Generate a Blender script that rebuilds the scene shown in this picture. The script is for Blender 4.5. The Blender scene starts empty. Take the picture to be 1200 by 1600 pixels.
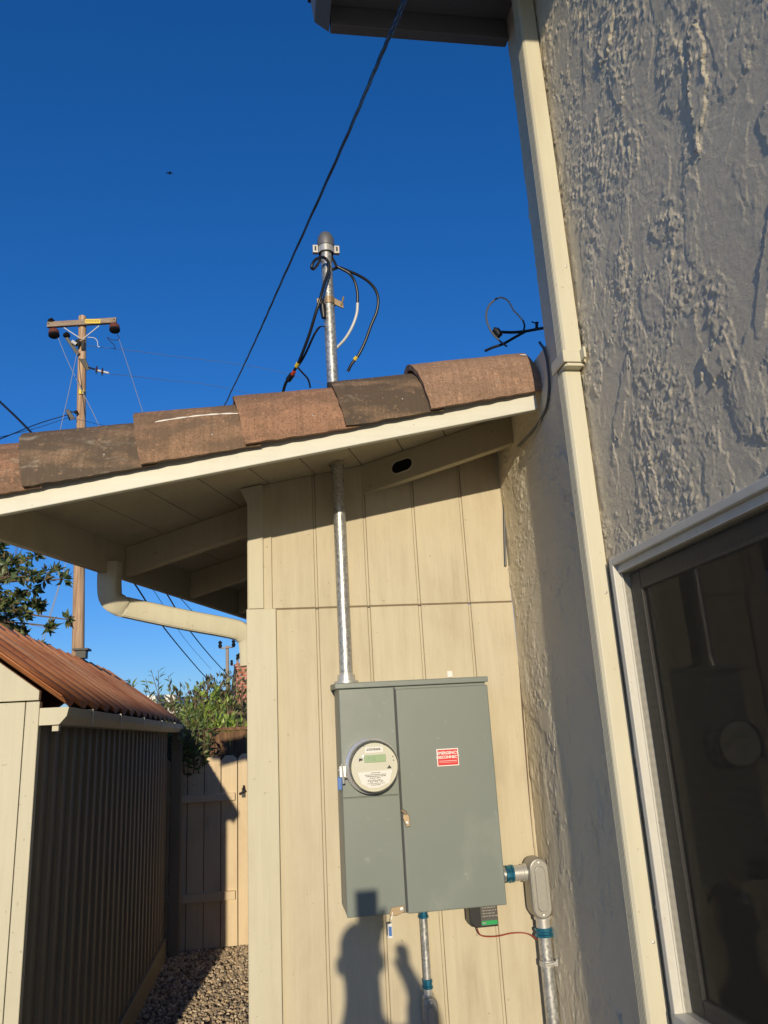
import bpy, bmesh, math, random
import numpy as np
from mathutils import Vector, Matrix, noise as mnoise

random.seed(7)
rng = np.random.default_rng(11)
SC = bpy.context.scene
COL = SC.collection

# ------------------------------------------------------------------ camera
CAMZ = 1.65
FPX = 1202.0                                   # focal length in photo pixels (1200 x 1600)
_u = np.array([-239, -4200, 1202.0]); _u /= np.linalg.norm(_u)
_d = np.array([-175, 354, 1202.0]); _d = _d - _u * (_d @ _u); _d /= np.linalg.norm(_d)
_r = np.cross(_d, _u)
_M = np.stack([_r, _d, _u])
CAM = np.array([0.0, 0.0, CAMZ])
cd = bpy.data.cameras.new('camera'); cam = bpy.data.objects.new('camera', cd); COL.objects.link(cam)
cd.sensor_width = 36.0; cd.sensor_fit = 'AUTO'; cd.lens = FPX / 1600 * 36
cd.clip_start = 0.02; cd.clip_end = 3000
mw = Matrix.Identity(4)
for i in range(3):
    mw[i][0] = _M[i, 0]; mw[i][1] = -_M[i, 1]; mw[i][2] = -_M[i, 2]; mw[i][3] = CAM[i]
cam.matrix_world = mw
SC.camera = cam

# ------------------------------------------------------------------ sky and sun
SUN = Vector((0.115, 1.0, -0.185)).normalized()
W_ = bpy.data.worlds.new('World'); SC.world = W_; W_.use_nodes = True
nt = W_.node_tree
sky = nt.nodes.new('ShaderNodeTexSky'); sky.sky_type = 'NISHITA'; sky.sun_disc = False
sky.sun_elevation = math.asin(-SUN.z); sky.sun_rotation = math.atan2(-SUN.x, -SUN.y)
sky.air_density = 1.0; sky.dust_density = 0.2; sky.ozone_density = 4.0; sky.altitude = 0
bg = nt.nodes['Background']; # deep polarised-looking blue of the photograph: more saturated, flatter towards the horizon
def _vm(op, src, val):
    n = nt.nodes.new('ShaderNodeVectorMath'); n.operation = op; nt.links.new(src, n.inputs[0]); n.inputs[1].default_value = val; return n.outputs[0]
c_ = _vm('MULTIPLY', sky.outputs[0], (0.1, 0.1, 0.1))
hs_ = nt.nodes.new('ShaderNodeHueSaturation'); hs_.inputs['Saturation'].default_value = 1.19; nt.links.new(c_, hs_.inputs['Color'])
gm_ = nt.nodes.new('ShaderNodeGamma'); gm_.inputs['Gamma'].default_value = 0.92; nt.links.new(hs_.outputs[0], gm_.inputs[0])
c_ = _vm('MULTIPLY', gm_.outputs[0], (8.7, 10.2, 14.4))
nt.links.new(c_, bg.inputs[0]); bg.inputs[1].default_value = 0.1
sl = bpy.data.lights.new('sun', 'SUN'); so = bpy.data.objects.new('sun', sl); COL.objects.link(so)
sl.energy = 3.75; sl.angle = math.radians(0.53); sl.color = (1.0, 0.86, 0.63)
so.rotation_euler = SUN.to_track_quat('-Z', 'Y').to_euler(); so.location = (0, -20, 20)
SC.view_settings.view_transform = 'Standard'; SC.view_settings.look = 'None'
SC.view_settings.exposure = 0.0; SC.view_settings.gamma = 1.0

# ------------------------------------------------------------------ measuring helpers
def ray(px, py):
    return _M @ np.array([px - 600.0, py - 800.0, FPX])
def P(px, py, y):                               # point of the photo at depth y
    v = ray(px, py); t = (y - CAM[1]) / v[1]; return Vector(CAM + t * v)
def PX(px, py, x):                              # point of the photo on the plane of constant x
    v = ray(px, py); t = (x - CAM[0]) / v[0]; return Vector(CAM + t * v)
def V(*a): return Vector(a)

# ------------------------------------------------------------------ material helpers
MATS = {}
def newmat(name):
    m = bpy.data.materials.new(name); m.use_nodes = True
    t = m.node_tree; b = t.nodes['Principled BSDF']
    return m, t, b
def nd(t, typ, **k):
    n = t.nodes.new('ShaderNode' + typ)
    for a, v in k.items():
        if a.startswith('_'): n.inputs[a[1:].replace('_', ' ')].default_value = v
        else: setattr(n, a, v)
    return n
def coords(t, scale=(1, 1, 1)):
    tc = nd(t, 'TexCoord'); mp = nd(t, 'Mapping'); mp.inputs['Scale'].default_value = scale
    t.links.new(tc.outputs['Object'], mp.inputs['Vector']); return mp.outputs[0]
def noise(t, vec, scale, detail=6, rough=0.6, dist=0.0):
    n = nd(t, 'TexNoise'); n.inputs['Scale'].default_value = scale; n.inputs['Detail'].default_value = detail
    n.inputs['Roughness'].default_value = rough; n.inputs['Distortion'].default_value = dist
    t.links.new(vec, n.inputs['Vector']); return n.outputs['Fac']
def ramp(t, fac, stops):
    r = nd(t, 'ValToRGB'); e = r.color_ramp.elements
    while len(e) < len(stops): e.new(0.5)
    for i, (p, c) in enumerate(stops):
        e[i].position = p; e[i].color = (c[0], c[1], c[2], 1) if not isinstance(c, (int, float)) else (c, c, c, 1)
    t.links.new(fac, r.inputs[0]); return r.outputs[0]
def mix(t, fac, a, b, mode='MIX'):
    n = nd(t, 'Mix'); n.data_type = 'RGBA'; n.blend_type = mode
    for sock, val in ((n.inputs[0], fac), (n.inputs[6], a), (n.inputs[7], b)):
        if isinstance(val, (int, float)): sock.default_value = val
        elif isinstance(val, tuple): sock.default_value = (val[0], val[1], val[2], 1)
        else: t.links.new(val, sock)
    return n.outputs[2]
def bump(t, b, h, strength=0.3, dist=0.01, prev=None):
    n = nd(t, 'Bump'); n.inputs['Strength'].default_value = strength; n.inputs['Distance'].default_value = dist
    t.links.new(h, n.inputs['Height'])
    if prev: t.links.new(prev, n.inputs['Normal'])
    t.links.new(n.outputs[0], b.inputs['Normal']); return n.outputs[0]

def painted(name, col, rough=0.55, dirt=(0.25, 0.2, 0.14), amount=0.25, grain=None, scale=3.0, bumpy=0.15, spec=0.3, stain=None):
    """paint with slow mottling, vertical dirt streaks and a fine grain"""
    m, t, b = newmat(name)
    v = coords(t); vs = coords(t, grain or (1, 1, 1))
    n1 = noise(t, v, scale, 7, 0.62, 0.3)
    f1 = ramp(t, n1, [(0.30, 1.0), (0.62, 0.0)])
    n2 = noise(t, coords(t, (1, 1, 0.12)), 14, 6, 0.6)
    f2 = ramp(t, n2, [(0.28, 1.0), (0.60, 0.0)])
    c = mix(t, 1.0, col, tuple(x * 0.86 for x in col))
    mx = nd(t, 'Math', operation='MULTIPLY'); t.links.new(f1, mx.inputs[0]); t.links.new(f2, mx.inputs[1])
    ma = nd(t, 'Math', operation='MULTIPLY'); t.links.new(mx.outputs[0], ma.inputs[0]); ma.inputs[1].default_value = amount
    n3 = noise(t, vs, 60, 4, 0.6)
    c1 = mix(t, n3, tuple(x * 0.9 for x in col), tuple(min(1, x * 1.07) for x in col))
    c2 = mix(t, ma.outputs[0], c1, dirt)
    # small specks of dirt
    n4 = noise(t, v, 55, 2, 0.5); sp = ramp(t, n4, [(0.715, 0.0), (0.74, 0.5)])
    c3 = mix(t, sp, c2, dirt)
    t.links.new(c3, b.inputs['Base Color'])
    b.inputs['Roughness'].default_value = rough; b.inputs['Specular IOR Level'].default_value = spec
    h = noise(t, vs, 90, 5, 0.65); bump(t, b, h, bumpy, 0.010)
    return m
def plain(name, col, rough=0.5, metal=0.0, var=0.12, scale=30, bumpy=0.05, spec=0.5):
    m, t, b = newmat(name)
    n = noise(t, coords(t), scale, 5, 0.6)
    c = mix(t, n, tuple(x * (1 - var) for x in col), tuple(min(1, x * (1 + var)) for x in col))
    t.links.new(c, b.inputs['Base Color']); b.inputs['Roughness'].default_value = rough
    b.inputs['Metallic'].default_value = metal; b.inputs['Specular IOR Level'].default_value = spec
    if bumpy: bump(t, b, noise(t, coords(t), scale * 4, 3), bumpy, 0.003)
    return m

M = {}
M['siding'] = painted('siding_paint', (0.575, 0.51, 0.37), 0.6, (0.27, 0.20, 0.12), 0.6, (1, 1, 0.05), 2.2, 0.3)
M['siding_trim'] = painted('trim_paint', (0.58, 0.54, 0.405), 0.55, (0.25, 0.19, 0.12), 0.35, (1, 1, 0.06), 2.5, 0.14)
M['groove_shade'] = plain('groove_shade_and_seam', (0.20, 0.155, 0.095), 0.8, var=0.25)  # dark line colour: contact shade along the siding channels, also the seam flashing
M['fascia'] = painted('fascia_paint', (0.70, 0.69, 0.59), 0.45, (0.35, 0.28, 0.18), 0.2, (0.05, 1, 1), 2.0, 0.06)
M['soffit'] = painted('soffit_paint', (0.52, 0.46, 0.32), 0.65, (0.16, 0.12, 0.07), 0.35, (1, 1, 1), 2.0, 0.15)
M['spout'] = painted('spout_paint', (0.64, 0.605, 0.465), 0.42, (0.38, 0.28, 0.16), 0.28, (1, 1, 0.05), 2.0, 0.05, 0.45)
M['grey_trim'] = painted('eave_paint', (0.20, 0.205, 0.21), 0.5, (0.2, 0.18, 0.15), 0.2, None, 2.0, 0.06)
M['shed_front'] = painted('shed_front_paint', (0.60, 0.565, 0.43), 0.6, (0.3, 0.24, 0.15), 0.25, (1, 1, 0.06), 2.0, 0.12)
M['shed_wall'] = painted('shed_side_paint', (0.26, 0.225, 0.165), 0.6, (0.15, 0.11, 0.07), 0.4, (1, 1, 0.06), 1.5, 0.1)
M['fence_paint'] = painted('fence_paint', (0.72, 0.58, 0.39), 0.7, (0.28, 0.18, 0.09), 0.5, (1, 1, 0.05), 3.0, 0.25)
M['panel'] = None
M['galv'] = None
M['black'] = plain('black_rubber', (0.012, 0.012, 0.014), 0.35, 0, 0.3)
M['white_wire'] = plain('white_wire', (0.62, 0.62, 0.60), 0.4, 0, 0.1)
M['grey_wire'] = plain('grey_wire', (0.10, 0.105, 0.11), 0.4, 0, 0.1)
M['beige_wire'] = plain('beige_wire', (0.50, 0.42, 0.29), 0.5, 0, 0.1)
M['red_wire'] = plain('red_wire', (0.30, 0.05, 0.03), 0.4, 0, 0.1)
M['yellow'] = plain('yellow_tape', (0.72, 0.52, 0.04), 0.5)
M['red_tape'] = plain('red_tape', (0.45, 0.05, 0.02), 0.5)
M['steel'] = plain('zinc_steel', (0.60, 0.59, 0.56), 0.38, 0.55, 0.15, 60)
M['bracket'] = plain('brass_clamp', (0.36, 0.27, 0.17), 0.45, 0.6, 0.2, 60)
M['blue_metal'] = plain('blue_fitting', (0.04, 0.22, 0.36), 0.3, 0.75, 0.3, 60)
M['cast'] = plain('cast_aluminium', (0.36, 0.35, 0.32), 0.45, 0.55, 0.15, 90, 0.12)
M['blue_tag'] = plain('blue_tag', (0.05, 0.16, 0.45), 0.4)
M['green'] = plain('green_label', (0.02, 0.33, 0.10), 0.4)
M['red_label'] = plain('red_label', (0.64, 0.018, 0.018), 0.45, 0, 0.08)
M['white_ink'] = plain('white_ink', (0.85, 0.82, 0.78), 0.5, 0, 0.05)
M['ink'] = plain('black_ink', (0.05, 0.05, 0.05), 0.6, 0, 0.1)
M['vinyl'] = painted('window_vinyl', (0.66, 0.64, 0.57), 0.4, (0.3, 0.27, 0.2), 0.3, None, 3.0, 0.03, 0.45)
M['vinyl_grey'] = plain('window_sash', (0.055, 0.052, 0.05), 0.5)
M['wood_pole'] = None
M['bark'] = plain('bark', (0.16, 0.11, 0.07), 0.9, 0, 0.3, 12, 0.4)
M['porcelain'] = plain('brown_porcelain', (0.16, 0.05, 0.025), 0.25, 0, 0.2)
M['dark_metal'] = plain('dark_fitting', (0.014, 0.013, 0.012), 0.5, 0.2)
M['skin'] = plain('skin', (0.5, 0.3, 0.22), 0.5)
M['shirt'] = plain('dark_shirt', (0.05, 0.06, 0.09), 0.85)
M['trouser'] = plain('dark_trousers', (0.04, 0.045, 0.06), 0.85)
M['hair'] = plain('dark_hair', (0.03, 0.02, 0.015), 0.6)
M['dark_void'] = plain('dark_opening', (0.01, 0.01, 0.01), 0.9, 0, 0.05, spec=0.1)
M['white_roof'] = plain('white_house_paint', (0.72, 0.71, 0.68), 0.5)
M['line_wire'] = plain('aluminium_line', (0.30, 0.33, 0.38), 0.5, 0.1)

# electrical panel enamel: chalky smears
m, t, b = newmat('grey_enamel'); v = coords(t)
n1 = noise(t, coords(t, (1, 1, 0.45)), 5.5, 5, 0.6, 0.6); f1 = ramp(t, n1, [(0.54, 0.0), (0.74, 0.42)])
n2 = noise(t, v, 2.2, 4, 0.5); c0 = mix(t, n2, (0.170, 0.198, 0.178), (0.200, 0.230, 0.208))
n3 = noise(t, v, 26, 3, 0.6); f3 = ramp(t, n3, [(0.66, 0.0), (0.74, 0.35)])
c1 = mix(t, f1, c0, (0.30, 0.33, 0.30)); c2 = mix(t, f3, c1, (0.33, 0.36, 0.33))
t.links.new(c2, b.inputs['Base Color']); b.inputs['Roughness'].default_value = 0.42
r = ramp(t, n1, [(0.3, 0.36), (0.7, 0.55)]); t.links.new(r, b.inputs['Roughness'])
bump(t, b, noise(t, v, 240, 2), 0.06, 0.001); M['panel'] = m
# galvanised conduit: spangle
m, t, b = newmat('galvanised_steel'); v = coords(t)
vo = nd(t, 'TexVoronoi'); vo.inputs['Scale'].default_value = 120; t.links.new(v, vo.inputs['Vector'])
c = ramp(t, vo.outputs['Color'], [(0.2, (0.40, 0.41, 0.41)), (0.8, (0.62, 0.62, 0.60))])
st = ramp(t, noise(t, coords(t, (6, 6, 0.7)), 12, 5), [(0.35, 0.84), (0.65, 1.0)])
c = mix(t, 1.0, c, st, 'MULTIPLY')
t.links.new(c, b.inputs['Base Color']); b.inputs['Metallic'].default_value = 0.7
t.links.new(ramp(t, vo.outputs['Color'], [(0, 0.34), (1, 0.52)]), b.inputs['Roughness']); M['galv'] = m
# stucco
m, t, b = newmat('stucco_paint'); v = coords(t)
n1 = noise(t, v, 3, 6, 0.6, 0.4); c = mix(t, n1, (0.78, 0.69, 0.52), (0.88, 0.79, 0.61))
st = ramp(t, noise(t, coords(t, (1, 1, 0.3)), 9, 6, 0.65), [(0.24, 0.55), (0.40, 0.0)])
c = mix(t, st, c, (0.42, 0.35, 0.25))
t.links.new(c, b.inputs['Base Color']); b.inputs['Roughness'].default_value = 0.9; b.inputs['Specular IOR Level'].default_value = 0.08
n_ = bump(t, b, noise(t, coords(t, (1, 0.75, 1.25)), 120, 6, 0.75), 0.9, 0.005); bump(t, b, noise(t, v, 380, 4, 0.75), 0.9, 0.002, n_); M['stucco'] = m
# weathered pole wood
def wood(name, a, bcol, c3, sc=(8, 8, 0.35)):
    m, t, b = newmat(name); v = coords(t, sc)
    n1 = noise(t, v, 4, 8, 0.65, 0.5)
    c = ramp(t, n1, [(0.28, a), (0.5, bcol), (0.72, c3)])
    t.links.new(c, b.inputs['Base Color']); b.inputs['Roughness'].default_value = 0.85
    bump(t, b, n1, 0.5, 0.01); return m
M['wood_pole'] = wood('pole_wood', (0.16, 0.09, 0.05), (0.46, 0.30, 0.18), (0.66, 0.47, 0.30), (4, 4, 0.15))
M['far_wood'] = wood('far_pole_wood', (0.20, 0.15, 0.11), (0.34, 0.28, 0.22), (0.42, 0.36, 0.3), (2, 2, 0.1))
M['brown_fence'] = wood('old_fence_wood', (0.035, 0.02, 0.012), (0.16, 0.085, 0.045), (0.30, 0.17, 0.09), (9, 9, 0.5))
M['arm_wood'] = wood('crossarm_wood', (0.12, 0.09, 0.06), (0.28, 0.21, 0.15), (0.4, 0.32, 0.24), (0.6, 5, 5))
# roof tiles
def tilemat(name, base, dark, darkamt, pale, paleamt, mark=False):
    m, t, b = newmat(name); v = coords(t)
    n1 = noise(t, v, 7, 7, 0.65, 0.3)
    c = mix(t, n1, tuple(x * 0.78 for x in base), tuple(x * 1.2 for x in base))
    st = noise(t, coords(t, (55, 0.8, 0.8)), 1.6, 4, 0.7)
    c = mix(t, ramp(t, st, [(0.38, 0.40), (0.58, 0.0)]), c, tuple(x * 0.45 for x in base))
    nl = noise(t, coords(t, (0.8, 2, 2.2)), 6, 6, 0.6, 0.5)
    c = mix(t, ramp(t, nl, [(0.5 - 0.28 * darkamt, 0.0), (0.62 - 0.2 * darkamt, min(1, 0.4 + darkamt * 0.6))]), c, dark)
    np_ = noise(t, coords(t, (1, 1.5, 2.6)), 9, 8, 0.72, 0.4)
    c = mix(t, ramp(t, np_, [(0.66 - 0.14 * paleamt, 0.0), (0.76 - 0.1 * paleamt, 0.75 * paleamt)]), c, pale)
    gr = noise(t, v, 150, 4, 0.7); c = mix(t, ramp(t, gr, [(0.36, 0.75), (0.52, 0.0)]), c, tuple(x * 0.4 for x in base))
    sp = noise(t, v, 60, 3, 0.6)
    c = mix(t, ramp(t, sp, [(0.60, 0.0), (0.72, 0.5)]), c, tuple(x * 1.5 for x in base))
    t.links.new(c, b.inputs['Base Color']); b.inputs['Roughness'].default_value = 0.85; b.inputs['Specular IOR Level'].default_value = 0.2
    n = bump(t, b, st, 0.6, 0.005); bump(t, b, noise(t, v, 130, 5, 0.7), 0.35, 0.003, n)
    return m
TM = [tilemat('tile_orange_lichen', (0.375, 0.215, 0.135), (0.10, 0.08, 0.06), 0.25, (0.55, 0.48, 0.37), 0.9),
      tilemat('tile_sooty', (0.30, 0.20, 0.13), (0.085, 0.072, 0.058), 0.62, (0.46, 0.41, 0.33), 0.75),
      tilemat('tile_brown', (0.345, 0.215, 0.135), (0.12, 0.09, 0.066), 0.4, (0.48, 0.41, 0.31), 0.4),
      tilemat('tile_red', (0.385, 0.22, 0.14), (0.15, 0.10, 0.07), 0.22, (0.48, 0.39, 0.29), 0.3),
      tilemat('tile_black', (0.30, 0.20, 0.13), (0.065, 0.056, 0.047), 0.66, (0.42, 0.36, 0.28), 0.45),
      tilemat('tile_red_clean', (0.40, 0.25, 0.17), (0.22, 0.145, 0.10), 0.15, (0.52, 0.42, 0.31), 0.25)]
# rusty corrugated sheet
m, t, b = newmat('rusty_sheet'); v = coords(t)
n1 = noise(t, coords(t, (0.5, 3, 0.5)), 3.2, 8, 0.7, 0.5)
c = ramp(t, n1, [(0.26, (0.30, 0.10, 0.05)), (0.42, (0.64, 0.23, 0.09)), (0.58, (0.82, 0.37, 0.16)), (0.78, (0.80, 0.52, 0.32))])
n2 = noise(t, v, 24, 6, 0.7); c = mix(t, ramp(t, n2, [(0.55, 0.0), (0.72, 0.6)]), c, (0.13, 0.05, 0.03))
t.links.new(c, b.inputs['Base Color']); b.inputs['Roughness'].default_value = 0.75; b.inputs['Specular IOR Level'].default_value = 0.15
bump(t, b, n2, 0.2, 0.003); M['rust'] = m
# gravel
def gravelmat(name, k):
    m, t, b = newmat(name); v = coords(t)
    vo = nd(t, 'TexVoronoi'); vo.inputs['Scale'].default_value = 34; t.links.new(v, vo.inputs['Vector'])
    c = ramp(t, vo.outputs['Color'], [(0.1, (0.16 * k, 0.125 * k, 0.09 * k)), (0.5, (0.27 * k, 0.20 * k, 0.13 * k)), (0.9, (0.40 * k, 0.31 * k, 0.20 * k))])
    c = mix(t, noise(t, v, 90, 4), c, (0.2 * k, 0.16 * k, 0.12 * k), 'MIX')
    t.links.new(c, b.inputs['Base Color']); b.inputs['Roughness'].default_value = 0.9
    bump(t, b, vo.outputs['Distance'], 0.8, 0.02); return m
M['ground'] = gravelmat('gravel_bed', 0.7)
m, t, b = newmat('gravel_stone')
at = nd(t, 'Attribute'); at.attribute_name = 'tone'
c = ramp(t, at.outputs['Fac'], [(0.0, (0.192, 0.176, 0.160)), (0.35, (0.416, 0.320, 0.216)), (0.7, (0.608, 0.464, 0.304)), (1.0, (0.800, 0.672, 0.496))])
c = mix(t, ramp(t, noise(t, coords(t), 80, 5), [(0.4, 0.0), (0.7, 0.6)]), c, (0.28, 0.21, 0.14)); t.links.new(c, b.inputs['Base Color']); b.inputs['Roughness'].default_value = 0.85
M['stone'] = m
# leaves
def leafmat(name, stops):
    m, t, b = newmat(name)
    at = nd(t, 'Attribute'); at.attribute_name = 'tone'
    c = ramp(t, at.outputs['Fac'], stops)
    t.links.new(c, b.inputs['Base Color']); b.inputs['Roughness'].default_value = 0.42
    tr = nd(t, 'BsdfTranslucent'); t.links.new(c, tr.inputs['Color'])
    ms = nd(t, 'MixShader'); ms.inputs[0].default_value = 0.32
    t.links.new(b.outputs[0], ms.inputs[1]); t.links.new(tr.outputs[0], ms.inputs[2])
    t.links.new(ms.outputs[0], t.nodes['Material Output'].inputs['Surface']); return m
M['leaf_magnolia'] = leafmat('magnolia_leaf', [(0, (0.03, 0.055, 0.018)), (0.5, (0.10, 0.15, 0.05)), (0.75, (0.20, 0.24, 0.08)), (0.88, (0.26, 0.17, 0.08)), (1, (0.42, 0.38, 0.20))])
M['leaf_bay'] = leafmat('bay_leaf', [(0, (0.048, 0.088, 0.024)), (0.5, (0.136, 0.208, 0.064)), (1, (0.320, 0.416, 0.160))])
M['leaf_bright'] = leafmat('bright_leaf', [(0, (0.10, 0.16, 0.03)), (0.5, (0.30, 0.42, 0.07)), (1, (0.50, 0.62, 0.15))])
M['leaf_red'] = leafmat('reddish_leaf', [(0, (0.06, 0.07, 0.03)), (0.4, (0.17, 0.15, 0.07)), (0.6, (0.34, 0.19, 0.13)), (0.8, (0.22, 0.26, 0.08)), (1, (0.30, 0.36, 0.10))])
M['leaf_dark'] = leafmat('conifer_leaf', [(0, (0.015, 0.03, 0.012)), (0.6, (0.04, 0.065, 0.025)), (1, (0.08, 0.11, 0.04))])
# brick
m, t, b = newmat('red_brick'); v = coords(t)
tc = nd(t, 'TexCoord'); sp_ = nd(t, 'SeparateXYZ'); t.links.new(tc.outputs['Object'], sp_.inputs[0])
ad = nd(t, 'Math', operation='ADD'); t.links.new(sp_.outputs[0], ad.inputs[0]); t.links.new(sp_.outputs[1], ad.inputs[1])
cb = nd(t, 'CombineXYZ'); t.links.new(ad.outputs[0], cb.inputs[0]); t.links.new(sp_.outputs[2], cb.inputs[1])
br = nd(t, 'TexBrick'); t.links.new(cb.outputs[0], br.inputs['Vector'])
br.inputs['Color1'].default_value = (0.36, 0.10, 0.055, 1); br.inputs['Color2'].default_value = (0.50, 0.17, 0.10, 1); br.inputs['Mortar'].default_value = (0.5, 0.40, 0.32, 1)
br.inputs['Scale'].default_value = 1; br.inputs['Brick Width'].default_value = 0.24; br.inputs['Row Height'].default_value = 0.085; br.inputs['Mortar Size'].default_value = 0.008
t.links.new(br.outputs['Color'], b.inputs['Base Color']); b.inputs['Roughness'].default_value = 0.85; M['brick'] = m
M['shingle'] = plain('dark_shingles', (0.06, 0.055, 0.05), 0.9, 0, 0.35, 9, 0.4)
# meter parts
M['meter_face'] = plain('meter_face', (0.58, 0.57, 0.47), 0.5, 0, 0.04)
M['lcd'] = plain('lcd_glass', (0.30, 0.42, 0.24), 0.3, 0, 0.06)
M['plate'] = plain('name_plate', (0.72, 0.71, 0.68), 0.45, 0, 0.04)
m, t, b = newmat('clear_cover'); b.inputs['Base Color'].default_value = (1, 1, 1, 1); b.inputs['Roughness'].default_value = 0.03
tp = nd(t, 'BsdfTransparent'); gl = nd(t, 'BsdfGlossy'); gl.inputs['Roughness'].default_value = 0.04
lw = nd(t, 'LayerWeight'); lw.inputs['Blend'].default_value = 0.22
ms = nd(t, 'MixShader'); t.links.new(lw.outputs['Fresnel'], ms.inputs[0]); t.links.new(tp.outputs[0], ms.inputs[1]); t.links.new(gl.outputs[0], ms.inputs[2])
t.links.new(ms.outputs[0], t.nodes['Material Output'].inputs['Surface']); M['clear'] = m
# window pane behind an insect screen
m, t, b = newmat('window_glass')
tp = nd(t, 'BsdfTransparent'); tp.inputs[0].default_value = (0.9, 0.9, 0.86, 1)
gl = nd(t, 'BsdfGlossy'); gl.inputs['Roughness'].default_value = 0.025; gl.inputs['Color'].default_value = (0.55, 0.55, 0.55, 1)
lw = nd(t, 'Fresnel'); lw.inputs['IOR'].default_value = 1.33
ms = nd(t, 'MixShader'); t.links.new(lw.outputs[0], ms.inputs[0]); t.links.new(tp.outputs[0], ms.inputs[1]); t.links.new(gl.outputs[0], ms.inputs[2])
t.links.new(ms.outputs[0], t.nodes['Material Output'].inputs['Surface']); M['glass'] = m
m, t, b = newmat('insect_screen')
b.inputs['Base Color'].default_value = (0.062, 0.056, 0.042, 1); b.inputs['Roughness'].default_value = 0.7
tp = nd(t, 'BsdfTransparent'); ms = nd(t, 'MixShader')
tc = nd(t, 'TexCoord'); sx = nd(t, 'SeparateXYZ'); t.links.new(tc.outputs['Object'], sx.inputs[0])
def _sin(sock, k):
    a_ = nd(t, 'Math', operation='MULTIPLY'); t.links.new(sock, a_.inputs[0]); a_.inputs[1].default_value = k
    b_ = nd(t, 'Math', operation='SINE'); t.links.new(a_.outputs[0], b_.inputs[0]); return b_.outputs[0]
ad = nd(t, 'Math', operation='ADD'); t.links.new(_sin(sx.outputs[1], 330), ad.inputs[0]); t.links.new(_sin(sx.outputs[2], 260), ad.inputs[1])
mm = nd(t, 'MapRange'); t.links.new(ad.outputs[0], mm.inputs[0]); mm.inputs[1].default_value = -2; mm.inputs[2].default_value = 2; mm.inputs[3].default_value = 0.26; mm.inputs[4].default_value = 0.40
t.links.new(mm.outputs[0], ms.inputs[0]); t.links.new(tp.outputs[0], ms.inputs[1]); t.links.new(b.outputs[0], ms.inputs[2])
t.links.new(ms.outputs[0], t.nodes['Material Output'].inputs['Surface']); M['screen'] = m
m, t, b = newmat('curtain_cloth'); w1 = noise(t, coords(t, (1, 26, 0.15)), 2.2, 5, 0.6); w2 = noise(t, coords(t, (1, 0.6, 40)), 2.0, 3)
c = ramp(t, w1, [(0.42, (0.25, 0.20, 0.13)), (0.58, (0.92, 0.82, 0.62))]); c = mix(t, 0.35, c, ramp(t, w2, [(0.4, 0.2), (0.6, 1.0)]), 'MULTIPLY')
t.links.new(c, b.inputs['Base Color']); b.inputs['Roughness'].default_value = 0.9; M['curtain'] = m
M['room'] = plain('room_paint', (0.10, 0.09, 0.08), 0.9)

# ------------------------------------------------------------------ mesh helpers
class MB:
    def __init__(s): s.v = []; s.f = []; s.tone = []
    def add(s, vs, fs, tone=None):
        o = len(s.v); s.v += [Vector(a) for a in vs]; s.f += [tuple(i + o for i in f) for f in fs]
        s.tone += [tone if tone is not None else 0.5] * len(vs); return s
    def box(s, a, b):
        x0, y0, z0 = a; x1, y1, z1 = b
        return s.hexa([(x0, y0, z0), (x1, y0, z0), (x1, y1, z0), (x0, y1, z0), (x0, y0, z1), (x1, y0, z1), (x1, y1, z1), (x0, y1, z1)])
    def hexa(s, p):                      # 4 bottom, 4 top
        return s.add(p, [(3, 2, 1, 0), (4, 5, 6, 7), (0, 1, 5, 4), (1, 2, 6, 5), (2, 3, 7, 6), (3, 0, 4, 7)])
    def prism(s, poly, off):             # polygon (3D points) extruded by off
        n = len(poly); off = Vector(off); a = [Vector(p) for p in poly]; bb = [p + off for p in a]
        return s.add(a + bb, [tuple(range(n - 1, -1, -1)), tuple(range(n, 2 * n))] + [(i, (i + 1) % n, n + (i + 1) % n, n + i) for i in range(n)])
    def tube(s, pts, r, n=10, cap=True, flat=None):
        pts = [Vector(p) for p in pts]; k = len(pts); rs = r if isinstance(r, (list, tuple)) else [r] * k
        vs = []; fs = []; up = None
        for i, p in enumerate(pts):
            tdir = ((pts[min(i + 1, k - 1)] - pts[max(i - 1, 0)])).normalized()
            if up is None:
                up = tdir.orthogonal().normalized()
            up = (up - tdir * up.dot(tdir)).normalized(); sd = tdir.cross(up)
            for j in range(n):
                a = 2 * math.pi * j / n; vs.append(p + (up * math.cos(a) + sd * math.sin(a)) * rs[i])
        for i in range(k - 1):
            for j in range(n):
                fs.append((i * n + j, i * n + (j + 1) % n, (i + 1) * n + (j + 1) % n, (i + 1) * n + j))
        if cap: fs += [tuple(range(n - 1, -1, -1)), tuple((k - 1) * n + j for j in range(n))]
        return s.add(vs, fs)
    def lathe(s, c, axis, prof, n=32):   # prof: (distance along axis, radius)
        c = Vector(c); axis = Vector(axis).normalized(); u = axis.orthogonal().normalized(); w = axis.cross(u)
        vs = []; fs = []
        for (h, r) in prof:
            for j in range(n):
                a = 2 * math.pi * j / n; vs.append(c + axis * h + (u * math.cos(a) + w * math.sin(a)) * max(r, 1e-5))
        for i in range(len(prof) - 1):
            for j in range(n):
                fs.append((i * n + j, i * n + (j + 1) % n, (i + 1) * n + (j + 1) % n, (i + 1) * n + j))
        return s.add(vs, fs)
    def leaf(s, p, d, nrm, L, w, tone):
        d = d.normalized(); sd = d.cross(nrm)
        if sd.length < 1e-4: sd = d.orthogonal()
        sd = sd.normalized() * w * 0.5; up = sd.cross(d).normalized()
        a = p; b1 = p + d * L * 0.45 + up * L * 0.04; e = p + d * L - up * L * 0.08
        s.add([a, b1 + sd + up * w * 0.12, e, b1 - sd + up * w * 0.12, b1], [(0, 1, 4), (1, 2, 4), (2, 3, 4), (3, 0, 4)], tone)

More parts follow.
